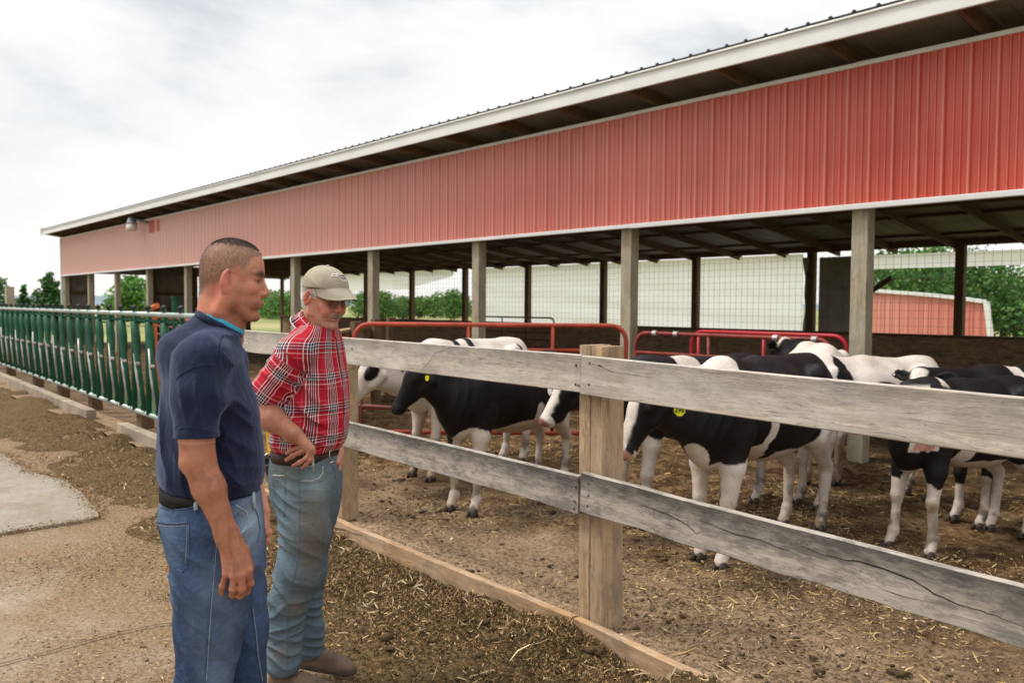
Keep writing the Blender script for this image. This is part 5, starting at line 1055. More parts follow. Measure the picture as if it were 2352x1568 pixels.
def headshape(S, O, M, sc=1., kind='young'):
    X = lambda x, y, z: O+M@(np.array([x*.9, y, z*.97])*sc); R_ = lambda *r: np.array(r)*sc*np.array([.93, 1, .98])
    S.ell(X(-.006, 0, .048), R_(.094, .077, .083), .02, M=M); S.ell(X(.028, 0, .040), R_(.066, .068, .076), .02, M=M); S.ell(X(-.038, 0, .005), R_(.054, .060, .06), .03, M=M)
    S.ell(X(.038, 0, -.032), R_(.058, .056, .074), .03, M=M)
    for y in (-1, 1):
        S.cone(X(.0, y*.060, -.012), X(.008, y*.056, -.056), .017*sc, .017*sc, .02); S.cone(X(.008, y*.056, -.056), X(.070, y*.022, -.098), .018*sc, .016*sc, .02)
        S.ell(X(.064, y*.043, -.016), R_(.024, .021, .019), .018, M=M); S.ell(X(.070, y*.030, -.050), R_(.022, .018, .022), .015, M=M)
        S.cone(X(.084, y*.012, .034), X(.070, y*.046, .030), .0125*sc, .010*sc, .012)
        S.ell(X(.094, y*.031, .013), R_(.013, .017, .012), .010, 's', M=M)
        S.ell(X(.075, y*.031, .012), R_(.0145, .0145, .0135), .004, M=M)
        S.cone(X(.086, y*.020, .0165), X(.080, y*.046, .0155), .0042*sc, .003*sc, .004); S.cone(X(.0865, y*.021, .0035), X(.081, y*.044, .0045), .003*sc, .0025*sc, .004)
        S.ell(X(.104, y*.0135, -.026), R_(.012, .0085, .0085), .006, M=M); S.ell(X(.108, y*.0075, -.035), R_(.007, .0042, .004), .003, 's', M=M)
        # ear
        a = .30; eo = ux(np.array([.50, y*1., .0])); ef = ux(np.cross(np.array([0, 0, 1.]), eo)*(-y)); eu = np.cross(eo, ef); Me = M@np.stack([ef, eo, eu], 1); ec = X(-.006, y*.084, .006); q = .2
        Rt2 = np.array([[math.cos(q), 0, -math.sin(q)], [0, 1, 0], [math.sin(q), 0, math.cos(q)]]); Me = Me@Rt2.T
        S.ell(X(.004, y*.074, .002), R_(.012, .013, .020), .005, M=M)
        S.ell(ec, R_(.0190, .0085, .032), .003, M=Me); S.ell(ec+Me@R_(.0025, .0065, .003), R_(.0118, .0075, .0225), .002, 's', M=Me)
        S.ell(ec+Me@R_(.011, .003, -.004), R_(.005, .005, .007), .003, M=Me); S.ell(ec+Me@R_(.005, .0, -.029), R_(.0085, .005, .009), .004, M=Me)
        S.cone(ec+Me@R_(-.004, .0035, -.012), ec+Me@R_(-.002, .0035, .013), .0035*sc, .003*sc, .003)
    S.cone(X(.088, 0, .026), X(.100, 0, .002), .0085*sc, .0085*sc, .010); S.cone(X(.100, 0, .002), X(.1145, 0, -.020), .0085*sc, .0115*sc, .006); S.ell(X(.111, 0, -.028), R_(.010, .010, .007), .004, M=M)
    S.ell(X(.086, 0, -.054), R_(.018, .028, .022), .014, M=M)
    S.cone(X(.100, -.016, -.0555), X(.100, .016, -.0555), .0052*sc, .0052*sc, .005); S.cone(X(.098, -.014, -.067), X(.098, .014, -.067), .0062*sc, .0062*sc, .005)
    S.cone(X(.106, -.001, -.0545), X(.106, .001, -.0545), .004*sc, .004*sc, .005); S.cone(X(.107, -.020, -.0610), X(.107, .020, -.0610), .0022*sc, .0022*sc, .003, 's')
    S.ell(X(.100, 0, -.079), R_(.010, .022, .006), .008, 's', M=M); S.ell(X(.084, 0, -.098), R_(.019, .021, .016), .014, M=M)
    if kind == 'old':
        for y in (-1, 1):
            S.cone(X(.100, y*.020, -.030), X(.082, y*.040, -.068), .0028, .0022, .006, 's'); S.cone(X(.080, y*.045, -.050), X(.066, y*.049, -.082), .002, .0018, .005, 's')
            S.ell(X(.078, y*.040, -.034), R_(.020, .018, .018), .012, M=M); S.cone(X(.088, y*.026, -.004), X(.078, y*.043, -.004), .002, .0015, .004, 's')
            for q in range(3): S.cone(X(.03+.01*q, y*.064, -.07-.004*q), X(-.01, y*.062, -.045-.012*q), .0016, .0012, .004, 's')
        S.cone(X(.103, -.021, -.061), X(.103, .021, -.061), .003, .003, .003, 's')
def hand(S, wr, kn, width, fingers, thumb, r=.0095, nrm=None, pth=.013):
    """wr wrist point, kn list of four knuckle points (index to little), fingers: list of joint lists, thumb: joint list"""
    k = np.array(kn); mid = k.mean(0)
    for i, q in enumerate(k):
        base = wr+(q-mid)*.55; S.cone(base, q, pth*1.05, r*1.12, .014)
    S.cone(wr, mid, .017, .014, .015)
    for i, js in enumerate(fingers):
        rr = r*(1., 1.05, 1., .86)[i]; pts = [k[i]]+[np.array(j) for j in js]
        for a in range(len(pts)-1):
            S.cone(pts[a], pts[a+1], rr*(1.02-.07*a), rr*(.95-.08*a), .003 if a else .006); S.ell(pts[a], np.array([1, 1, 1])*rr*1.10, .004)
    for a in range(len(thumb)-1): S.cone(np.array(thumb[a]), np.array(thumb[a+1]), r*(1.55-.28*a), r*(1.3-.22*a), .008 if a == 0 else .004)
def skincol(V, heads, base, ruddy):
    n = len(V); c = np.tile(np.array(base), (n, 1)); m = fbm(V*9, 3, 3)[:, None]; c = c*(1+.10*m); return c
def ringband(c, fx, rx, ry, zt, h, th, n=64, e=2.3, a0=0, a1=2*math.pi, zfun=None, up=None):
    """closed band around an upright oval; fx = facing angle"""
    V = []; F = []; ca, sa = math.cos(fx), math.sin(fx)
    for k in range(n+1):
        t = a0+(a1-a0)*k/n; u, v = math.cos(t), math.sin(t); g_ = (abs(u)**e+abs(v)**e)**(-1/e); x, y = u*g_*rx, v*g_*ry
        nx_, ny_ = u/rx, v/ry; l = math.hypot(nx_, ny_); nx_ /= l; ny_ /= l; z = zt+(zfun(x, y) if zfun else 0)
        for o_, dz in ((0, -h/2), (th, -h/2), (th, h/2), (0, h/2)):
            xx, yy = x+nx_*o_, y+ny_*o_; V.append((c[0]+xx*ca-yy*sa, c[1]+xx*sa+yy*ca, z+dz))
    for k in range(n):
        for j in range(4): a = 4*k+j; b = 4*k+(j+1) % 4; F.append((a, b, b+4, a+4))
    return np.array(V), F
# ------------------------------------------------------------------ young man in the navy shirt
A_ = Man(490, 2.5); TH = R(20); fv = np.array([math.cos(TH), math.sin(TH), 0]); rv = np.array([math.sin(TH), -math.cos(TH), 0])
L = A_.L
HO = L(532, 647, 0.0); hp = R(-7); hf = R(12)
MH = rotz(hf)@np.array([[math.cos(hp), 0, -math.sin(hp)], [0, 1, 0], [math.sin(hp), 0, math.cos(hp)]])
S = SDF(); headshape(S, HO, MH, .985)
S.cone(L(503, 748, .0), HO+MH@np.array([-.022, 0, -.045]), .062, .056, .02); S.cone(L(480, 745, .0), L(492, 650, .0), .030, .03, .03); S.cone(L(530, 765, .01), HO+MH@np.array([.015, 0, -.055]), .036, .035, .02)
S.cone(L(505, 715, -.062), L(532, 660, -.066), .016, .014, .03)
for z_, b_ in ((1, -.165), (-1, .17)): S.cone(L(500, 790, 0), L(468, 832, b_), .035, .038, .04)
S.stack([(L(480, y, 0)[2], L(x, y, 0)[0], 0, r1*.86, r2*.84) for y, x, r1, r2 in ((800, 485, .08, .12), (850, 474, .11, .18), (960, 482, .12, .165), (1050, 481, .12, .15), (1120, 480, .125, .155), (1200, 480, .13, .155))], TH, .05)
# right arm
sh, el, wr = L(461, 836, -.195), L(454, 1052, -.225), L(523, 1232, -.215)
S.cone(sh, L(454, 900, -.212), .042, .043, .02); S.cone(L(454, 900, -.212), el, .043, .0425, .02); S.ell(L(450, 1005, -.224), (.042, .040, .06), .02)
S.cone(L(455, 1056, -.222), L(480, 1120, -.225), .043, .041, .02); S.cone(L(480, 1120, -.225), wr, .040, .0275, .02, flat=((0, 1, 0), .85)); S.ell(L(432, 1066, -.225), (.020, .022, .02), .015)
S.cone(wr, L(545, 1290, -.21), .030, .030, .02, flat=((0, 1, 0), .7))
kn = [L(571, 1308, -.215), L(556, 1318, -.228), L(538, 1320, -.228), L(520, 1316, -.220)]
hand(S, L(534, 1250, -.212), kn, .08, [[L(575, 1338, -.205), L(566, 1357, -.178), L(556, 1352, -.160)], [L(556, 1351, -.222), L(551, 1366, -.190), L(545, 1356, -.170)], [L(535, 1352, -.222), L(534, 1365, -.190), L(533, 1354, -.172)], [L(511, 1345, -.212), L(508, 1361, -.188), L(516, 1358, -.172)]],
     [L(560, 1262, -.19), L(572, 1300, -.172), L(562, 1335, -.160), L(545, 1350, -.155)], r=.0098)
# left arm and hand on the far side
shl, ell_, wrl = L(520, 800, .21), L(545, 1010, .215), L(598, 1172, .10)
S.cone(shl, ell_, .043, .042, .02); S.cone(ell_, wrl, .042, .028, .03)
knl = [L(612, 1205, .09), L(610, 1208, .115), L(604, 1210, .135), L(598, 1208, .15)]
hand(S, L(603, 1180, .11), knl, .08, [[L(617, 1222, .085), L(612, 1240, .075), L(606, 1250, .07)], [L(617, 1226, .115), L(614, 1244, .105), L(610, 1252, .1)], [L(611, 1228, .135), L(610, 1246, .125), L(607, 1252, .12)], [L(604, 1226, .15), L(605, 1240, .145), L(603, 1246, .14)]], [L(600, 1185, .085), L(606, 1205, .065), L(612, 1224, .06)], r=.0092)
# legs inside the jeans
for x1, b1, x2, b2 in ((470, -.1, 462, -.11), (520, .1, 540, .11)):
    S.cone(L(x1+8, 1230, b1*.8), L(x2, 1560, b2), .06, .055, .03); p = L(x2, 1568, b2); S.cone(p, (p[0]-.02, p[1], .45), .06, .058, .03); S.cone((p[0]-.02, p[1], .45), (p[0]-.05, p[1], .09), .056, .04, .03)
VB, FB = S.mesh(.0024)
Hc = (VB-HO)@MH/.985/np.array([.9, 1, .97]); D = np.linalg.norm(Hc-[.01, 0, .01], axis=1)
base = np.array([.49, .235, .150]); c = np.tile(base, (len(VB), 1))*(1+.09*fbm(VB*11, 3, 2)[:, None])
hd_ = D < .2
red = lambda m, col, a: c*(1-(m*a)[:, None])+np.array(col)*(m*a)[:, None]
g3 = lambda p, r: np.exp(-np.sum(((Hc-np.array(p))/np.array(r))**2, axis=1))*hd_
neck = sstep(-Hc[:, 2], .03, .09)*(D < .32)*(VB[:, 2] > 1.45)
c = red(neck, (.56, .19, .115), .55)
for y in (-1, 1):
    c = red(g3((-.004, y*.092, .006), (.024, .014, .036)), (.60, .17, .13), .85); c = red(g3((.075, y*.05, -.012), (.03, .03, .025)), (.58, .22, .15), .5)
    c = red(g3((-.04, y*.07, -.02), (.03, .03, .04)), (.56, .15, .11), .7)
    c = red(g3((.086, y*.030, .032), (.022, .028, .0052)), (.03, .02, .015), 1.); c = red(g3((.092, y*.031, .010), (.012, .014, .0045)), (.035, .02, .016), .9); c = red(g3((.004, y*.094, .004), (.008, .012, .016)), (.16, .05, .04), .8)  # brow, eye, and shade of the ear hollow painted into the skin
for y in (-1, 1):
    for q, rr_ in (((.097, .012, .034), .007), ((.094, .022, .037), .0075), ((.088, .033, .039), .0065), ((.080, .043, .037), .0055), ((.070, .051, .031), .0045)): c = red(g3((q[0], y*q[1], q[2]), (.012, .010, rr_)), (.035, .022, .016), .85)
    c = red(g3((.090, y*.034, .014), (.010, .012, .0055)), (.04, .022, .016), .95); c = red(g3((.080, y*.045, .013), (.008, .008, .004)), (.12, .06, .04), .6)
c = red(g3((.113, 0, -.02), (.015, .016, .016)), (.60, .24, .18), .6); c = red(g3((.104, 0, -.061), (.012, .020, .009)), (.50, .16, .13), .7)
beard = sstep(-Hc[:, 2], .035, .065)*sstep(Hc[:, 0], -.005, .03)*hd_*(np.abs(Hc[:, 1]) < .09); c = red(beard*(1-g3((.104, 0, -.061), (.012, .022, .008))), (.21, .12, .085), .38)
# cropped hair tint on the scalp: a fade from the crown to the neck
hl_ = .038-.055*sstep(-Hc[:, 0], -.02, .05)-.045*sstep(-Hc[:, 0], .05, .1)+.012*fbm(Hc*40, 2, 5)
front = sstep(-Hc[:, 0], -.082+.4*np.abs(Hc[:, 1])*0, -.070)
front = np.where(Hc[:, 2] > .085, sstep(-Hc[:, 0], -.092+.0*Hc[:, 1], -.075), sstep(-(Hc[:, 0]-(.045+.35*(Hc[:, 2]-.03))), -.004, .008))
scalp = sstep(Hc[:, 2]-hl_, -.012, .022)*front*hd_*(np.abs(Hc[:, 1]) < .088)
c = red(scalp, (.22, .135, .095), .72)
top = sstep(Hc[:, 2]+.10*(-np.abs(Hc[:, 1])), .088, .118)*scalp; c = red(np.clip(top, 0, 1), (.06, .042, .032), .85)
c = red(scalp*sstep(-Hc[:, 0], .06, .1)*.6, (.11, .075, .055), .7)
c = c*(1+scalp*.25*np.random.RandomState(1).randn(len(c)))[:, None]
arm = (VB[:, 1] < -.12) & (VB[:, 2] < 1.25); c = np.where(arm[:, None], c*np.array([.78, .70, .64]), c)
hair_ = arm*sstep(fbm(VB*[60, 60, 25], 2, 8), .0, .5)*.35; c = c*(1-hair_[:, None])+np.array([.16, .08, .05])*hair_[:, None]
for q in kn: m = np.exp(-np.sum(((VB-q)/.014)**2, axis=1)); c = c*(1-.5*m[:, None])+np.array([.60, .24, .18])*.5*m[:, None]
young = A_.obj('person', VB, FB, SK.m, None, {'col': np.clip(c, 0, 1)}, label='young man with cropped hair in a navy t-shirt and blue jeans, standing side on, arms hanging', category=None) if 0 else A_.obj('person', VB, FB, SK.m, None, {'col': np.clip(c, 0, 1)})
tag(young, 'young man with cropped hair in a navy t-shirt and blue jeans, standing with arms hanging', 'person')
# short hair: fine bristles standing on the scalp
def bristles(name, V, F, msk, n, ln, wd, mat, parent, seed, cen, dens=None, comb=(0, 0, 0)):
    rs = np.random.RandomState(seed); tri = V[F].mean(1); mk = msk[F].mean(1) > .5; T = np.where(mk)[0]
    nn = np.cross(V[F[:, 2]]-V[F[:, 0]], V[F[:, 3]]-V[F[:, 1]]); nn /= np.linalg.norm(nn, axis=1)[:, None]+1e-9; s_ = np.sign(np.einsum('ij,ij->i', nn, tri-cen)); nn *= s_[:, None]
    k = T[rs.randint(0, len(T), n)]; p = tri[k]+rs.randn(n, 3)*.0012; d = nn[k]+rs.randn(n, 3)*.25+np.array(comb); d /= np.linalg.norm(d, axis=1)[:, None]; s2 = np.cross(d, rs.randn(n, 3)); s2 /= np.linalg.norm(s2, axis=1)[:, None]
    l = ln*(.6+.6*rs.rand(n))[:, None]*(dens[F].mean(1)[k][:, None] if dens is not None else 1); Vv = np.stack([p-s2*wd, p+s2*wd, p+d*l], 1).reshape(-1, 3)
    return mesh_np(name, Vv, np.arange(3*n).reshape(n, 3), mat, parent, smooth=False, world=False)
HSd = simple('faded_hair', (.10, .068, .048), .8, .35, 90, .4)
hb_ = bristles('hair', VB, FB, (np.clip(top, 0, 1)+.25*np.random.RandomState(9).randn(len(top)) > .5)*1., 11000, .0032, .00035, HDk, young, 1, HO); hb_.data.materials[0] = HDk
bristles('hair', VB, FB, scalp*(top < .4), 16000, .0018, .00035, HSd, young, 2, HO)
M_armh = simple('arm_hair', (.12, .06, .035), .7, .3, 60, 0)
fam = ((VB[:, 1] < -.15) & (VB[:, 2] < 1.17) & (VB[:, 2] > .88) & (VB[:, 1] < VB[:, 1].max()))*1.
bristles('arm_hair', VB, FB, fam, 2600, .009, .00022, M_armh, young, 11, L(490, 1140, -.22), comb=(.2, 0, -1.1))
bristles('stubble', VB, FB, (beard > .5)*1., 7000, .0013, .0003, HDk, young, 12, HO)
# t-shirt
S = SDF(); hwr = {770: .13, 800: .185, 850: .2, 900: .2, 960: .19, 1040: .185, 1085: .185, 1112: .178, 1126: .165}
T = []
for y, xl, xr in ((772, 452, 535), (786, 425, 552), (805, 400, 564), (850, 373, 572), (900, 365, 584), (960, 360, 595), (1040, 357, 602), (1085, 358, 603), (1112, 366, 598), (1126, 380, 586)):
    l, r = L(xl, y, 0), L(xr, y, 0); sil = (r[0]-l[0])/2; hw = np.interp(y, list(hwr), list(hwr.values())) if y >= 780 else .12
    hd2 = math.sqrt(max(.004, sil*sil-(hw*math.sin(TH))**2))/math.cos(TH); T.append((l[2], (l[0]+r[0])/2, 0, hd2, hw))
S.stack(T, TH, .04, e=2.15); S.cone(L(476, 750, 0), L(436, 815, -.02), .040, .088, .04)
for b_, x_ in ((-.17, 463), (.17, 515)): S.cone(L(498, 792, b_*.35), L(x_, 826, b_*.97), .050, .060, .05)
S.cone(L(462, 838, -.182), L(454, 910, -.213), .064, .064, .065); S.cone(L(454, 910, -.215), L(453, 1000, -.223), .062, .0585, .03)
S.cone(L(520, 835, .185), L(535, 985, .21), .062, .062, .035)
# open sleeve ends and the neck hole
SLV = [(L(453, 1003, -.222), ux([.02, 0, -1.])), (L(536, 1000, .21), ux([.15, 0, -1.]))]
for c_, n_ in SLV: S.p.append((lambda P, c_=c_, n_=n_: np.maximum((c_-P)@n_, np.linalg.norm((P-c_)-((P-c_)@n_)[..., None]*n_, axis=-1)-.09), c_+n_*.06, .2, 's', .001))
def neckcut(P, c=L(508, 737, 0), n=ux([-.62*math.cos(TH), -.62*math.sin(TH), .80])):
    return -((P-c)@n)
zc = L(508, 742, 0); nrm = ux(np.array([.50*fv[0], .50*fv[1], .86])); nc = L(503, 746, 0)
S.cone(nc-nrm*.045, nc-nrm*.10, .076, .11, .03)
S.p.append((lambda P: np.maximum(-((P-nc)@nrm), -(.13-np.linalg.norm(P-nc, axis=-1)))*-1 if False else np.maximum((nc-P)@nrm+.0, np.linalg.norm((P-nc)-((P-nc)@nrm)[..., None]*nrm, axis=-1)-.078), nc, .2, 's', .006))
fd_ = lambda *a, **k: S.disp(fold(*a, **k), a[0], a[1])
fd_(L(455, 910, -.27), .11, (1, .1, .25), 75, .008, warp=.03); fd_(L(470, 950, -.27), .09, (.9, 0, -.45), 60, .006, ph=1.)
fd_(L(540, 900, -.12), .20, (.75, 0, .65), 42, .017, warp=.035); fd_(L(560, 1000, -.1), .22, (.95, 0, .3), 36, .016, warp=.04, ph=2.)
fd_(L(520, 1070, -.15), .2, (.7, 0, .72), 40, .014, warp=.04, ph=.5); fd_(L(400, 1000, -.12), .2, (.9, 0, .2), 30, .013, warp=.05, ph=1.4); fd_(L(560, 1110, -.08), .12, (.35, 0, .93), 70, .008, ph=.3)
fd_(L(430, 820, -.18), .16, (.4, 0, .9), 40, .003, warp=.04)
VS, FS = S.mesh(.0042); shirt = A_.obj('t_shirt', VS, FS, NAVY.m, young)
def seam(name, man, V, F, pts, r, mat, parent, lift=.0005, step=6):
    P = man.rays(V, F, densify(pts, step), lift)
    if len(P) > 2: mb = MB(); mb.tube(P, r, 5); mb.build(name, mat, parent, smooth=True, world=False)
seam('sleeve_seam', A_, VS, FS, [(404, 872), (418, 858), (440, 845), (465, 838), (497, 838)], .0022, NAVY.m, shirt); seam('shoulder_seam', A_, VS, FS, [(497, 838), (500, 800), (508, 768)], .0016, NAVY.m, shirt)
seam('cuff_seam', A_, VS, FS, [(409, 984), (430, 980), (455, 982), (480, 990), (498, 993)], .0012, NAVY.m, shirt)
# collar ribs: navy ring and the teal undershirt inside it
def collar(man, pts_c, nrm_, rad, r, mat, name, parent, y_=1.1):
    t1 = ux(np.cross(nrm_, [0, 0, 1.])); t2 = np.cross(nrm_, t1); mb = MB()
    mb.tube([pts_c+(t1*math.cos(a)*rad[0]+t2*math.sin(a)*rad[1]) for a in np.linspace(0, 2*math.pi, 49)], r, 6, caps=False, flat=1.6); return mb.build(name, mat, parent, smooth=True, world=False)
cn = ux(np.array([.50*fv[0], .50*fv[1], .86]))
collar(A_, L(503, 746, 0), cn, (.078, .070), .0062, NAVY.m, 'collar', shirt); un = collar(A_, L(503, 746, 0)+fv*.007+cn*.008, cn, (.069, .062), .0065, TEAL, 'undershirt', young)
# jeans
def jeans(man, rowsP, legs, th, name, parent, folds, h=.0045, colf=None, hemcut=None):
    S = SDF(); T = []
    for y, xl, xr, hw in rowsP:
        l, r = man.L(xl, y, 0), man.L(xr, y, 0); sil = (r[0]-l[0])/2; hd2 = math.sqrt(max(.006, sil*sil-(hw*math.sin(th))**2))/math.cos(th); T.append((l[2], (l[0]+r[0])/2, 0, hd2, hw))
    S.stack(T, th, .03, e=2.3)
    for leg in legs:
        q = [(man.L(x, y, b) if y < 5000 else np.array([x, b, 0]), r, f) for x, y, b, r, f in leg]
        for a, b in zip(q[:-1], q[1:]): S.cone(a[0], b[0], a[1], b[1], .035)
    for fo in folds: S.disp(fold(*fo[0], **fo[1]), fo[0][0], fo[0][1])
    if hemcut: 
        for c_, r_ in hemcut: S.ell(c_, r_, .003, 's')
    V, F = S.mesh(h); return V, F
zl = lambda man, x, z, b: man.L(x, 1.0, b)
def legpt(man, x, y, b): return man.L(x, y, b)
Yf = [((L(455, 1240, -.2), .16, (.3, 0, 1)), {}), ]
folds = [((L(440, 1290, -.2), .14, (.5, 0, .85), 55, .008), dict(warp=.03)), ((L(570, 1200, -.12), .12, (.6, 0, -.8), 60, .010), dict(warp=.03)), ((L(560, 1290, -.1), .14, (.7, 0, .7), 48, .009), dict(warp=.04, ph=1.)),
         ((L(500, 1480, -.16), .20, (.75, 0, .6), 34, .010), dict(warp=.05)), ((L(440, 1450, -.16), .22, (.9, 0, .2), 30, .008), dict(warp=.05, ph=2.)), ((L(570, 1440, .05), .18, (.8, 0, .5), 40, .009), dict(warp=.04)), ((L(410, 1340, -.14), .1, (.5, 0, .9), 60, .008), dict(warp=.03))]
k0 = L(466, 1568, -.105); k1 = L(550, 1568, .105)
VJ, FJ = jeans(A_, [(1128, 374, 592, .165), (1150, 364, 594, .17), (1192, 359, 598, .175), (1240, 372, 602, .178), (1280, 392, 604, .17), (1310, 404, 603, .15)],
    [[(478, 1240, -.08, .112, 0), (487, 1350, -.1, .104, 0), (486, 1430, -.1, .094, 0), (470, 1568, -.105, .078, 0)], [(505, 1240, .09, .105, 0), (530, 1350, .1, .098, 0), (541, 1430, .1, .092, 0), (551, 1568, .105, .080, 0)]], TH, 'jeans', young, folds)
def lower(man, V0, F0): return V0, F0
S = SDF()
for kk, r0 in ((k0, .079), (k1, .079)): S.cone(kk+[0, 0, .004], (kk[0]-.02, kk[1], .30), r0, .073, .02); S.cone((kk[0]-.02, kk[1], .30), (kk[0]-.05, kk[1], .09), .073, .078, .02)
V2, F2 = S.mesh(.009)
def denimcol(V, base, fade, marks, seed=0):
    c = np.tile(np.array(base), (len(V), 1))*(1+.16*fbm(V*5, 3, seed)[:, None]); c = c*(1+.10*fbm(V*[90, 90, 8], 2, seed+2)[:, None])
    for p, r, col, a in marks:
        m = np.exp(-np.sum(((V-np.array(p))/np.array(r))**2, axis=1)*1.)*(.75+.5*fbm(V*13, 3, seed+4)); m = np.clip(m*a, 0, .95)[:, None]; c = c*(1-m)+np.array(col)*m
    return np.clip(c, 0, 1)
FD = (.17, .22, .30); marks = [(L(575, 1195, -.1), (.045, .12, .10), (.33, .41, .50), 1.0), (L(500, 1430, -.2), (.07, .1, .17), FD, .75), (L(595, 1350, .03), (.05, .08, .2), (.12, .17, .31), .8), (L(505, 1560, -.15), (.04, .08, .08), (.16, .215, .33), .7),
         (L(375, 1170, -.05), (.05, .2, .04), (.20, .28, .42), .6), (L(400, 1250, -.12), (.05, .1, .07), (.17, .23, .33), .5), (L(560, 1440, .02), (.035, .1, .16), (.02, .06, .14), .6), (L(412, 1360, -.1), (.02, .1, .05), (.25, .31, .42), .6)]
jc = denimcol(VJ, (.031, .052, .105), FD, marks, 3); jeansA = A_.obj('jeans', VJ, FJ, DEN.m, young, {'col': jc})
A_.obj('jeans_lower_leg', V2, F2, DEN.m, jeansA, {'col': denimcol(V2, (.031, .052, .105), FD, [], 3)})
sm = lambda pts, r=.0018, m=M_seam, nm='seam', st=6, lf=.0004: seam(nm, A_, VJ, FJ, pts, r, m, jeansA, lf, st)
sm([(500, 1160), (497, 1215), (491, 1290), (484, 1370), (478, 1450), (471, 1565)], .0026); sm([(503, 1160), (500, 1215), (494, 1290), (487, 1370), (481, 1450), (474, 1565)], .001, M_seamp)
sm([(361, 1197), (385, 1202), (410, 1202), (434, 1199)], .003, M_seam, 'pocket_edge'); sm([(434, 1199), (434, 1250), (431, 1300), (418, 1313), (404, 1308)], .002, M_seam, 'pocket_edge'); sm([(362, 1200), (372, 1245), (388, 1285), (404, 1306)], .0018, M_seam, 'pocket_edge')
sm([(364, 1205), (386, 1209), (410, 1208), (430, 1206), (429, 1250), (426, 1296)], .0009, M_stitch, 'pocket_stitch')
sm([(362, 1163), (395, 1171), (430, 1168), (452, 1160)], .0022, M_seam, 'waist_seam'); sm([(362, 1156), (395, 1164), (430, 1160)], .0009, M_stitch)
sm([(540, 1158), (566, 1175), (571, 1200), (560, 1218), (547, 1225)], .0022, M_seamp, 'pocket_edge'); sm([(538, 1170), (560, 1184)], .001, M_stitch)
sm([(582, 1158), (592, 1185), (597, 1215), (590, 1245)], .0016, M_seam, 'fly_seam'); sm([(578, 1395), (585, 1450), (590, 1500), (600, 1565)], .0022, M_seam); sm([(581, 1395), (588, 1450), (593, 1500), (603, 1565)], .0009, M_seamp)
wc = (L(476, 1140, 0)[0], 0); rx = (L(590, 1140, 0)[0]-L(364, 1140, 0)[0])/2; hwz = .172; rxx = math.sqrt(rx*rx-(hwz*math.sin(TH))**2)/math.cos(TH)
zt = L(476, 1138, 0)[2]; V, F = ringband((wc[0]-.004, 0), TH, rxx-.010, hwz-.006, zt, .036, .006, zfun=lambda x, y: -.105*x, e=2.3); mb = MB(); mb.add(V, F); belt = mb.build('belt', M_blackb, young, smooth=True, world=False)
V, F = ringband((wc[0]-.004, 0), TH, rxx-.014, hwz-.010, zt-.018, .05, .006, zfun=lambda x, y: -.115*x, e=2.3); mb = MB(); mb.add(V, F); wbo = mb.build('waistband', DEN.m, jeansA, smooth=True, world=False)
a_ = wbo.data.attributes.new('col', 'FLOAT_COLOR', 'POINT'); a_.data.foreach_set('color', np.tile([.05, .08, .15, 1.], len(V)))
VBt, FBt = V, np.array(F)
for pl in ([(447, 1112), (449, 1135), (451, 1172)], [(581, 1128), (580, 1150), (582, 1168)]):
    P = A_.rays(np.concatenate([VJ, ringband((wc[0]-.004, 0), TH, rxx-.010, hwz-.006, zt, .036, .008, zfun=lambda x, y: -.105*x, e=2.3)[0]]), FJ, densify(pl, 8), .004)
    if len(P) > 2: mb = MB(); mb.tube(P, .0055, 6, flat=1); mb.build('belt_loop', M_seamp, jeansA, smooth=True, world=False)
def boot(man, heel, toe, parent, mat, r=.045, hgt=.12):
    S = SDF(); h_ = np.array(heel, float); t_ = np.array(toe, float); d = ux(t_-h_); Lh = np.linalg.norm(t_-h_); up = np.array([0, 0, 1.])
    S.cone(h_+d*.035+up*.05, h_+d*.04+up*hgt, .042, .046, .02); S.cone(h_+d*.03+up*.038, h_+d*Lh*.55+up*.045, .036, .040, .02); S.cone(h_+d*Lh*.45+up*.055, h_+d*Lh*.78+up*.038, .038, .034, .02); S.cone(h_+d*Lh*.7+up*.036, h_+d*(Lh-.035)+up*.034, .042, .034, .02, flat=(up, .8))
    S.p.append((lambda P: h_[2]+.012-P[..., 2], h_+d*Lh/2, .4, 'i', 0)); S.disp(fold(h_+d*Lh*.6+up*.05, .1, d, 90, .004), h_+d*Lh*.6+up*.05, .1)
    V, F = S.mesh(.005); o = man.obj('boot', V, F, mat, parent)
    S = SDF(); S.cone(h_+d*.036+up*.02, h_+d*(Lh-.04)+up*.02, .042, .043, .02, flat=(up, .55)); S.p.append((lambda P: h_[2]-P[..., 2], h_+d*Lh/2, .4, 'i', 0)); S.p.append((lambda P: P[..., 2]-(h_[2]+.026), h_+d*Lh/2, .4, 'i', 0)); V, F = S.mesh(.006); man.obj('sole', V, F, M_sole, o)
    for q in range(3):
        mb = MB(); p = h_+d*(Lh*(.42+.09*q))+up*(.095-.012*q); s_ = np.cross(d, up); mb.tube([p-s_*.028-up*.008, p+up*.002, p+s_*.028-up*.008], .0028, 5); mb.build('lace', M_sole, o, smooth=True, world=False)
    return o
for kk in (k0, k1): boot(A_, (kk[0]-.10, kk[1]-.03, 0), (kk[0]+.17, kk[1]+.07, 0), young, M_boot)
print('young', time.time()-_t0)

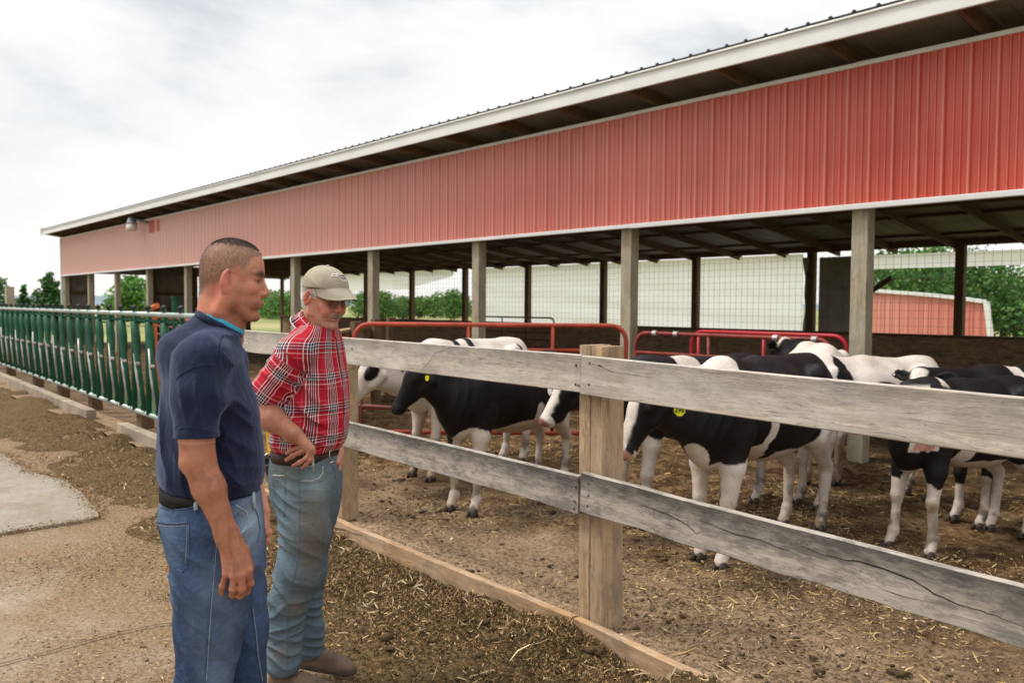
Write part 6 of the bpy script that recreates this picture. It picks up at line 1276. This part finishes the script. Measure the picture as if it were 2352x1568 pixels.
# ------------------------------------------------------------------ older man in plaid
B_ = Man(702, 3.5, .045); L = B_.L; TH = -R(20); fv = np.array([math.cos(TH), math.sin(TH), 0])
HO = L(744, 686, -.02); hp = R(-15); hf = -R(36); MH = rotz(hf)@np.array([[math.cos(hp), 0, -math.sin(hp)], [0, 1, 0], [math.sin(hp), 0, math.cos(hp)]])
HX = lambda x, y, z: HO+MH@np.array([x*.92, y, z*.98])
S = SDF(); headshape(S, HO, MH, .99, 'old')
S.cone(L(722, 775, 0), HX(-.03, 0, -.045), .062, .055, .03); S.cone(L(734, 772, -.0), HX(.02, 0, -.07), .042, .038, .03)
for b_, x_ in ((-.16, 680), (.165, 730)): S.cone(L(715, 795, 0), L(x_, 812, b_), .045, .042, .05)
S.stack([(L(480, y, 0)[2], L(x, y, 0)[0], 0, r1*.86, r2*.84) for y, x, r1, r2 in ((780, 720, .09, .14), (850, 716, .11, .17), (950, 708, .125, .165), (1020, 702, .12, .155), (1080, 700, .12, .155))], TH, .05)
el = L(588, 928, -.16)
S.cone(L(675, 812, -.175), el, .044, .045, .02); S.ell(el+[-.01, 0, -.005], (.04, .04, .045), .03); S.cone(el, L(625, 962, -.19), .048, .046, .03); S.cone(L(625, 962, -.19), L(676, 996, -.215), .045, .032, .03)
wr = L(682, 1000, -.215)
kn = [L(706, 1012, -.235), L(714, 1020, -.242), L(719, 1030, -.240), L(720, 1041, -.232)]
kn = [L(700, 1024, -.222), L(710, 1028, -.234), L(716, 1032, -.240), L(719, 1038, -.238)]
hand(S, L(684, 1001, -.217), kn, .08, [[L(682, 1030, -.205), L(668, 1035, -.20), L(659, 1041, -.196)], [L(688, 1039, -.228), L(672, 1047, -.222), L(658, 1056, -.212)], [L(704, 1052, -.244), L(688, 1062, -.236), L(674, 1069, -.225)], [L(713, 1057, -.245), L(703, 1067, -.238), L(693, 1074, -.228)]],
     [L(681, 1003, -.20), L(671, 1010, -.205), L(660, 1010, -.205), L(654, 1005, -.2)], r=.0098, pth=.015)
S.cone(L(735, 800, .18), L(750, 930, .22), .05, .044, .03); S.cone(L(750, 930, .22), L(775, 1040, .06), .042, .028, .03)
hand(S, L(775, 1042, .06), [L(778, 1060, .03), L(780, 1062, .05), L(780, 1064, .07), L(778, 1064, .09)], .08, [[L(778, 1075, .03), L(774, 1086, .03)]]*1+[[L(779, 1078, .05), L(775, 1088, .05)], [L(778, 1078, .07), L(774, 1088, .07)], [L(776, 1076, .09), L(772, 1084, .09)]], [L(778, 1050, .03), L(774, 1062, .01)], r=.009)
HIP = [L(690, 1120, -.09), L(712, 1120, .09)]
leg1 = [L(702, 1170, -.1), L(668, 1365, -.12), L(652, 1500, -.1)]; leg2 = [L(716, 1170, .1), L(704, 1350, .12), L(704, 1480, .2)]
for lg in (leg1, leg2): S.cone(lg[0], lg[1], .075, .052, .04); S.cone(lg[1], lg[2], .052, .04, .03)
VB, FB = S.mesh(.0027)
Hc = (VB-HO)@MH/.99/np.array([.9, 1, .97]); D = np.linalg.norm(Hc-[.01, 0, .01], axis=1); hd_ = D < .2
base = np.array([.50, .24, .165]); c = np.tile(base, (len(VB), 1))*(1+.12*fbm(VB*14, 3, 2)[:, None])
red = lambda m, col, a: c*(1-(m*a)[:, None])+np.array(col)*(m*a)[:, None]
g3 = lambda p, r: np.exp(-np.sum(((Hc-np.array(p))/np.array(r))**2, axis=1))*hd_
for y in (-1, 1):
    c = red(g3((-.004, y*.092, .006), (.024, .014, .036)), (.60, .18, .14), .8); c = red(g3((.078, y*.045, -.02), (.03, .03, .025)), (.62, .19, .14), .7)
    c = red(g3((.090, y*.031, .012), (.008, .018, .008)), (.22, .10, .08), .7); c = red(g3((.088, y*.030, .034), (.010, .022, .004)), (.35, .28, .24), .5)
    c = red(g3((.089, y*.031, .012), (.006, .005, .005)), (.02, .015, .012), .9)
c = red(g3((.113, 0, -.02), (.016, .018, .018)), (.66, .18, .15), .8)
c = red(g3((.104, 0, -.061), (.012, .020, .004)), (.10, .03, .03), .9); c = red(g3((.1, 0, -.069), (.012, .018, .006)), (.52, .17, .15), .8)
for y in (-1, 1):  # wrinkle and mouth crease shade drawn into the skin colour
    for q in np.linspace(0, 1, 9): c = red(g3((.102-.020*q, y*(.020+.024*q), -.028-.040*q), (.004, .004, .005)), (.26, .09, .06), .55)
    for q in np.linspace(0, 1, 7): c = red(g3((.078-.012*q, y*(.046+.004*q), -.045-.04*q), (.003, .004, .005)), (.30, .11, .075), .5)
    for j in range(3):
        for q in np.linspace(0, 1, 5): c = red(g3((.072-.012*q, y*(.052+.006*q), .012-.008*j-.006*q*(j-1)), (.004, .004, .0016)), (.30, .12, .08), .5)
for q in np.linspace(-1, 1, 15): c = red(g3((.104-.008*q*q, q*.026, -.0605+.006*q*q), (.006, .003, .0026)), (.07, .02, .02), .85)
must = g3((.104, 0, -.047), (.02, .028, .0075)); c = red(np.clip(must*1.3, 0, 1), (.42, .33, .27), .85)
beard = sstep(-Hc[:, 2], .03, .07)*sstep(Hc[:, 0], .0, .03)*hd_; c = red(beard, (.50, .34, .28), .25)
hairm = sstep(-Hc[:, 0], .008, .022)*sstep(Hc[:, 2], -.055, -.045)*(1-sstep(Hc[:, 2], .035, .06))*hd_; side = (Hc[:, 0] > .0)*(Hc[:, 0] < .035)*(Hc[:, 2] > .008)*(Hc[:, 2] < .06)*(np.abs(Hc[:, 1]) > .05)
c = red(np.clip(hairm+side, 0, 1), (.55, .52, .49), .85)
c = red(g3((-.004, -.092, .006), (.022, .016, .036)), (.56, .18, .13), .9)
arm = (VB[:, 1] < -.1) & (VB[:, 2] < 1.3); c = np.where(arm[:, None], c*np.array([.80, .72, .66]), c)
hair_ = arm*sstep(fbm(VB*[60, 60, 60], 2, 8), .0, .5)*.3; c = c*(1-hair_[:, None])+np.array([.2, .12, .09])*hair_[:, None]
old = B_.obj('person', VB, FB, SK.m, None, {'col': np.clip(c, 0, 1)}); tag(old, 'older man in a khaki cap, glasses and red plaid shirt, hand on his hip', 'person')
bristles('hair', VB, FB, np.clip(hairm, 0, 1)*(Hc[:, 0] < -.02), 9000, .009, .0006, HWm, old, 5, HO, comb=(-.3, 0, -.6))
bristles('moustache', VB, FB, (must > .35)*1., 900, .006, .0005, HG, old, 6, HO, comb=(.3, -.2, -.9))
bristles('arm_hair', VB, FB, ((VB[:, 1] < -.15) & (VB[:, 2] < 1.22) & (VB[:, 2] > 1.09) & (VB[:, 0] < -.03))*1., 1500, .009, .00025, simple('grey_arm_hair', (.3, .2, .15), .7, .3, 60, 0), old, 13, L(640, 960, -.19), comb=(.9, 0, -.6))
# shirt
S = SDF(); T = []
for y, xl, xr, hw in ((748, 694, 764, .09), (762, 676, 774, .13), (785, 660, 777, .175), (820, 650, 781, .195), (870, 645, 788, .195), (920, 640, 792, .19), (970, 632, 792, .185), (1005, 624, 789, .18), (1022, 624, 782, .17), (1034, 632, 772, .15)):
    l, r = L(xl, y, 0), L(xr, y, 0); sil = (r[0]-l[0])/2; hd2 = math.sqrt(max(.005, sil*sil-(hw*math.sin(TH))**2))/math.cos(TH); T.append((l[2], (l[0]+r[0])/2, 0, hd2, hw))
S.stack(T, TH, .04, e=2.2)
for b_, x_ in ((-.16, 681), (.16, 735)): S.cone(L(714, 784, b_*.35), L(x_, 806, b_), .045, .056, .05)
sA, sB = L(676, 812, -.175), L(612, 903, -.16); S.cone(sA, sB, .068, .070, .035); S.cone(L(735, 805, .18), L(748, 910, .215), .066, .062, .03)
ad = ux(sB-sA); S.cone(sB+ad*.088, sB+ad*.17, .075, .09, .003, 's')
cutn = ux(np.array([.62*fv[0], .62*fv[1], .78])); nc = L(720, 750, 0)
S.p.append((lambda P: np.maximum((nc-P)@cutn, np.linalg.norm((P-nc)-((P-nc)@cutn)[..., None]*cutn, axis=-1)-.072), nc, .2, 's', .006))
fd_ = lambda *a, **k: S.disp(fold(*a, **k), a[0], a[1])
fd_(L(640, 850, -.2), .15, ad, 75, .010, warp=.03); fd_(L(690, 880, -.2), .14, (.8, 0, .6), 60, .013, warp=.03); fd_(L(690, 960, -.15), .16, (.75, 0, .65), 52, .014, warp=.03, ph=1.)
fd_(L(740, 1000, -.12), .14, (.35, 0, .94), 60, .012, warp=.03); fd_(L(650, 1000, -.12), .12, (.3, 0, .95), 70, .012, ph=.6); fd_(L(750, 880, -.15), .2, (.9, 0, .3), 32, .007, warp=.04); fd_(L(735, 950, -.15), .14, (.6, 0, .8), 50, .008, ph=2.)
VS, FS = S.mesh(.0046)
# woven coordinates
q = VS-sA; t = q@ad; rad = np.linalg.norm(q-t[:, None]*ad, axis=1); onarm = (t > .035) & (rad < .095) & (VS[:, 1] < -.075)
ang = np.arctan2(VS[:, 1]*math.cos(-TH)+VS[:, 0]*0, 1) if 0 else None
cxz = np.interp(VS[:, 2], sorted(r[0] for r in T), [r[1] for r in sorted(T)]); dx = VS[:, 0]-cxz; fx_ = dx*math.cos(TH)+VS[:, 1]*math.sin(TH); sy_ = -dx*math.sin(TH)+VS[:, 1]*math.cos(TH)
an = np.arctan2(sy_/.19, fx_/.15); u = an*.165; wob = .006*fbm(VS*8, 2, 4)
puv = np.c_[u+wob+2., VS[:, 2]+.05+wob, 0*u]
sx_ = ux(np.cross(ad, [0, 1, 0])); an2 = np.arctan2(q@np.array([0, 1, 0]), q@sx_); pa = np.c_[an2*.068+3+wob, t+1+wob, 0*t]; puv = np.where(onarm[:, None], pa, puv)
puv[np.abs(an) > 3.0, 0] = 2.+.165*3.0
shirtB = B_.obj('plaid_shirt', VS, FS, PL.m, old, {'puv': puv})
for nm, pts, r_ in (('sleeve_seam', [(648, 800), (668, 822), (690, 848), (697, 880), (690, 905)], .002), ('placket', [(770, 772), (779, 830), (786, 880), (789, 940), (788, 1000)], .003)): seam(nm, B_, VS, FS, pts, r_, simple('plaid_edge', (.25, .02, .03), .8, .5, 60, .1), shirtB)
# collar: stand and folded leaf
cc3 = L(721, 748, 0); t1 = ux(np.cross(cutn, [0, 0, 1.])); t2 = np.cross(cutn, t1)
if t2@fv < 0: t2 = -t2
V = []; PU = []; n = 60
for k in range(n+1):
    a = -math.pi/2+math.radians(14)+(2*math.pi-math.radians(28))*k/n; a = a+math.pi; dr = t1*math.cos(a)+t2*math.sin(a); fr = max(0, -math.cos((a-math.pi/2)*1.))
    fr = max(0., math.sin(a)); hgt = .030
    for j, (rr_, zz_) in enumerate(((.064, -.028), (.061, .020), (.065, .026), (.075, .012), (.090+.010*fr, -.024-.022*fr), (.086+.010*fr, -.026-.022*fr), (.070, .0))):
        V.append(cc3+dr*np.array(rr_)*(1.06 if abs(math.sin(a)) > .5 else 1)+cutn*zz_); PU.append((a*.08+1, (j*.016)+.012, 0))
V = np.array(V); F = np.array([(7*k+j, 7*k+j+1, 7*k+j+8, 7*k+j+7) for k in range(n) for j in range(6)]); B_.obj('collar', V, F, PL.m, shirtB, {'puv': np.array(PU)})
mb = MB(); pe = [V[7*k+4] for k in range(n+1)]; mb.tube(pe, .0018, 5); mb.build('collar_edge', M_thr, shirtB, smooth=True, world=False)
# jeans
folds = [((L(700, 1110, -.2), .14, (.1, 0, 1), 80, .010), dict(warp=.02)), ((L(660, 1150, -.15), .12, (.45, 0, .9), 70, .012), dict(warp=.02)), ((L(645, 1225, -.15), .10, (.3, 0, .95), 70, .013), dict(warp=.02)), ((L(700, 1270, -.18), .16, (.5, 0, .85), 40, .010), dict(warp=.04)),
         ((L(665, 1350, -.15), .16, (.5, 0, .8), 48, .016), dict(warp=.06)), ((L(655, 1420, -.15), .14, (-.4, 0, .9), 55, .016), dict(warp=.06, ph=1.)), ((L(650, 1490, -.12), .14, (.3, 0, .9), 62, .018), dict(warp=.05)), ((L(715, 1400, .12), .14, (.3, 0, .95), 70, .015), dict(warp=.03)), ((L(715, 1470, .15), .12, (.2, 0, .98), 80, .015), dict(warp=.03))]
hem1 = L(651, 1532, -.1); hem2 = L(712, 1497, .17)
VJ, FJ = jeans(B_, [(1040, 627, 773, .155), (1065, 623, 776, .16), (1100, 621, 776, .165), (1140, 627, 774, .165), (1180, 640, 768, .155), (1215, 652, 758, .13)],
    [[(697, 1150, -.08, .095, 0), (702, 1220, -.1, .096, 0), (685, 1315, -.11, .089, 0), (664, 1375, -.11, .074, 0), (655, 1430, -.1, .067, 0), (651, 1522, -.1, .069, 0)], [(712, 1150, .08, .09, 0), (714, 1220, .1, .085, 0), (706, 1310, .11, .076, 0), (700, 1380, .13, .068, 0), (707, 1440, .15, .064, 0), (711, 1486, .17, .064, 0)]], TH, 'jeans', old, folds,
    hemcut=[(hem1+[0, 0, -.085], (.13, .13, .075)), (hem2+[0, 0, -.085], (.13, .1, .075))])
DB = (.2, .23, .21); BRN = (.20, .15, .10); marks = [(L(725, 1170, -.2), (.08, .15, .13), (.16, .12, .078), .85), (L(715, 1260, -.18), (.06, .12, .12), (.15, .105, .07), .75), (L(735, 1110, -.15), (.08, .15, .06), (.24, .31, .32), .8), (L(650, 1090, -.15), (.06, .15, .07), (.19, .17, .125), .6), (L(680, 1390, -.18), (.05, .1, .05), (.2, .15, .1), .6),
         (L(645, 1300, -.15), (.03, .1, .15), (.15, .20, .24), .6), (L(650, 1500, -.15), (.05, .1, .04), (.2, .15, .11), .5), (L(660, 1200, -.15), (.03, .1, .05), (.08, .11, .12), .5), (L(706, 1330, -.15), (.04, .1, .04), (.10, .085, .07), .6)]
jc = denimcol(VJ, (.10, .142, .170), DB, marks, 9); jeansB = B_.obj('jeans', VJ, FJ, DEN.m, old, {'col': jc})
sm = lambda pts, r=.0018, m=M_seam, nm='seam', st=5, lf=.0003: seam(nm, B_, VJ, FJ, pts, r, m, jeansB, lf, st)
M_sb = simple('old_denim_seam', (.10, .13, .14), .8, .4, 60, .3); M_sp = simple('old_pale_seam', (.40, .40, .34), .8, .3, 60, .3)
sm([(688, 1062), (687, 1120), (687, 1200), (684, 1270), (672, 1340), (663, 1400), (660, 1525)], .002, M_sb); sm([(627, 1091), (640, 1092), (654, 1092)], .003, M_sp, 'pocket_edge'); sm([(654, 1093), (655, 1140), (653, 1185)], .0018, M_sb, 'pocket_edge'); sm([(626, 1094), (632, 1140), (646, 1182), (653, 1186)], .0015, M_sb, 'pocket_edge')
sm([(690, 1104), (715, 1104), (733, 1098), (741, 1086), (741, 1070)], .0026, M_sp, 'pocket_edge'); sm([(693, 1110), (720, 1110), (740, 1103)], .0012, M_sb); sm([(764, 1068), (770, 1085), (770, 1100), (763, 1118)], .002, M_sb, 'fly_seam')
wl, wr_ = L(629, 1045, 0), L(773, 1045, 0); rx = (wr_[0]-wl[0])/2; hwz = .158; rxx = math.sqrt(rx*rx-(hwz*math.sin(TH))**2)/math.cos(TH); cx_ = (wl[0]+wr_[0])/2; zt = wl[2]+.002
V, F = ringband((cx_, 0), TH, rxx-.004, hwz-.002, zt, .040, .006, zfun=lambda x, y: -.03*x); mb = MB(); mb.add(V, F); belt = mb.build('belt', M_brownb, old, smooth=True, world=False)
V, F = ringband((cx_, 0), TH, rxx-.010, hwz-.008, zt-.018, .05, .006, zfun=lambda x, y: -.03*x); mb = MB(); mb.add(V, F); wbo = mb.build('waistband', DEN.m, jeansB, smooth=True, world=False)
a_ = wbo.data.attributes.new('col', 'FLOAT_COLOR', 'POINT'); a_.data.foreach_set('color', np.tile([.17, .20, .2, 1.], len(V)))
bk = np.array([cx_, 0, zt])+fv*(rxx+.006); s_ = np.array([-fv[1], fv[0], 0]); bp = lambda a, b: bk+s_*a*1.+np.array([0, 0, b])-fv*abs(a)*.12
mb = MB(); mb.tube([bp(-.03, -.024), bp(.03, -.024), bp(.03, .024), bp(-.03, .024), bp(-.03, -.024)], .004, 8); mb.build('buckle', M_metal, belt, smooth=True, world=False)
lp = np.array([cx_, 0, zt-.012])+fv*(rxx*.78)+np.array([fv[1], -fv[0], 0])*.105; mb = MB(); mb.tube([lp+[0, 0, .03], lp+[.002, -.004, 0], lp+[.002, -.002, -.035]], .006, 6); mb.build('belt_loop', M_sp, jeansB, smooth=True, world=False)
# pliers pouch on the belt at his back
po = L(618, 1062, -.02); S = SDF(); S.ell(po+[0, 0, -.0], (.024, .03, .034), .01); S.cone(po+[.0, 0, -.01], po+[.018, 0, -.095], .022, .014, .01, flat=((0, 1, 0), 1.3)); S.cone(po+[-.012, -.012, .02], po+[.02, -.012, .03], .007, .006, .004); S.ell(po+[-.004, -.03, .008], (.012, .02, .014), .004, 's'); V, F = S.mesh(.004); B_.obj('belt_pouch', V, F, M_grip, old)
mb = MB(); mb.tube([po+[-.018, -.012, .0], po+[-.02, -.014, .025], po+[-.004, -.014, .038], po+[.012, -.014, .03]], .005, 7); mb.build('pouch_clip', M_metal, old, smooth=True, world=False)
boot(B_, (hem1[0]-.05, hem1[1]+.02, hem1[2]-.100), (hem1[0]+.235, hem1[1]-.07, hem1[2]-.108), old, M_boot, hgt=.13); boot(B_, (hem2[0]-.055, hem2[1]+.03, hem2[2]-.075), (hem2[0]+.205, hem2[1]-.05, hem2[2]-.085), old, M_boot, hgt=.11)
# cap
S = SDF(); S.ell(HX(-.012, 0, .052), (.094, .085, .084), .02, M=MH); S.ell(HX(.03, 0, .048), (.070, .072, .074), .03, M=MH); pc = HX(0, 0, .046); pn = MH@ux([.20, 0, -1.]); S.p.append((lambda P: (P-pc)@pn, HX(0, 0, 0), .4, 'i', 0)); S.ell(HX(-.01, 0, .03), (.092, .080, .08), .003, 's', M=MH)
S.disp(fold(HX(.0, -.08, .08), .07, MH@ux([.3, 0, 1]), 70, .004), HX(.0, -.08, .08), .07); S.disp(fold(HX(.05, -.05, .1), .06, MH@ux([1, 0, .5]), 70, .003), HX(.05, -.05, .1), .06)
VC, FC = S.mesh(.0032); cap = B_.obj('cap', VC, FC, M_cap, old)
V = []; nx, ny = 14, 24; 
for i in range(nx+1):
    for j in range(ny+1):
        t_ = (-1+2*j/ny)*R(78); r_ = i/nx; ct, st_ = math.cos(t_), math.sin(t_); x = .000+.092*ct-.006*(1-r_)+.098*r_*max(0, ct-.05)**.7; V.append(HX(x, .081*st_*(1-.03*r_), .058+.018*ct-.014*r_-.016*r_*r_*ct-.038*r_*st_*st_*max(0, ct)**.4))
V = np.array(V); n0 = len(V); V = np.concatenate([V, V+MH@np.array([0, 0, -.0035])]); i_ = np.arange(n0).reshape(nx+1, ny+1); F = np.stack([i_[:-1, :-1], i_[1:, :-1], i_[1:, 1:], i_[:-1, 1:]], -1).reshape(-1, 4); eb = np.array([(i_[nx, j], i_[nx, j+1], i_[nx, j+1]+n0, i_[nx, j]+n0) for j in range(ny)])
br = B_.obj('brim', V, np.concatenate([F, eb]), M_cap, cap); B_.obj('brim_underside', V[n0:]+MH@np.array([0, 0, -.0006]), F[:, ::-1].copy(), M_capd, br)
mb = MB(); mb.tube([HX(.088*math.cos(a)+.006, .0815*math.sin(a), .047+.014*math.cos(a)) for a in np.linspace(-1.9, 1.9, 40)], .0022, 5); mb.build('cap_band_seam', M_capd, cap, smooth=True, world=False)
mb = MB(); mb.tube([HX(-.010, 0, .136), HX(-.010, 0, .141), HX(-.010, 0, .143)], [.008, .007, .003], 10); mb.build('cap_button', M_cap, cap, smooth=True, world=False)
Tc = BVHTree.FromPolygons(VC.tolist(), FC.tolist())
def capstroke(pts, r, m, nm):
    P = B_.rays(VC, FC, densify(pts, 1.0), .0008)
    if len(P) > 1: mb = MB(); mb.tube(P, r, 5); mb.build(nm, m, cap, smooth=True, world=False)
cv = lambda x, y: ((720+x/7.125)*.9408, (640+y/7.125)*.9408)
for pts, m in (([(630, 255), (655, 215), (690, 205), (720, 225), (740, 190), (775, 215), (800, 205)], M_thr), ([(650, 250), (690, 240), (725, 250), (745, 225)], M_thr), ([(770, 235), (800, 230), (830, 240), (855, 235)], M_thrd), ([(775, 225), (810, 218), (850, 228)], M_thr), ([(800, 262), (835, 265), (868, 272)], M_thr), ([(805, 278), (840, 284), (875, 290)], M_thrd), ([(805, 300), (845, 305), (885, 310)], M_thr), ([(812, 325), (855, 330), (900, 334)], M_thr)):
    capstroke([cv(*p) for p in pts], .0016, m, 'embroidery')
# glasses
gl = None
gm_ = MB()
for y in (-1, 1):
    c_ = (.106, y*.033, .004); q = [HX(c_[0]-.010*abs((y*.033+.023*math.cos(a))/.055)**2+.002, y*.033+.023*math.cos(a), c_[2]+.0165*math.sin(a)*(1 if math.sin(a) < 0 else .85)) for a in np.linspace(0, 2*math.pi, 25)]
    gm_.tube(q, .0011, 6, caps=False); gm_.tube([HX(.097, y*.056, .010), HX(.085, y*.069, .014), HX(.04, y*.080, .018), HX(.0, y*.084, .022), HX(-.01, y*.084, .012)], .0014, 6)
gm_.tube([HX(.108, -.011, .006), HX(.110, 0, .010), HX(.108, .011, .006)], .0012, 6)
gl = gm_.build('glasses', M_capd, old, smooth=True, world=False)
for y in (-1, 1):
    q = [HX(.108-.010*abs((y*.033+.022*math.cos(a))/.055)**2, y*.033+.022*math.cos(a), .004+.0155*math.sin(a)) for a in np.linspace(0, 2*math.pi, 25)[:-1]]; mb = MB(); mb.add(q+[p+MH@np.array([-.0012, 0, 0]) for p in q], [tuple(range(24)), tuple(range(24, 48))[::-1]]+[(k, k+24, (k+1) % 24+24, (k+1) % 24) for k in range(24)]); mb.build('lens', M_gl, gl, world=False)
print('old', time.time()-_t0)
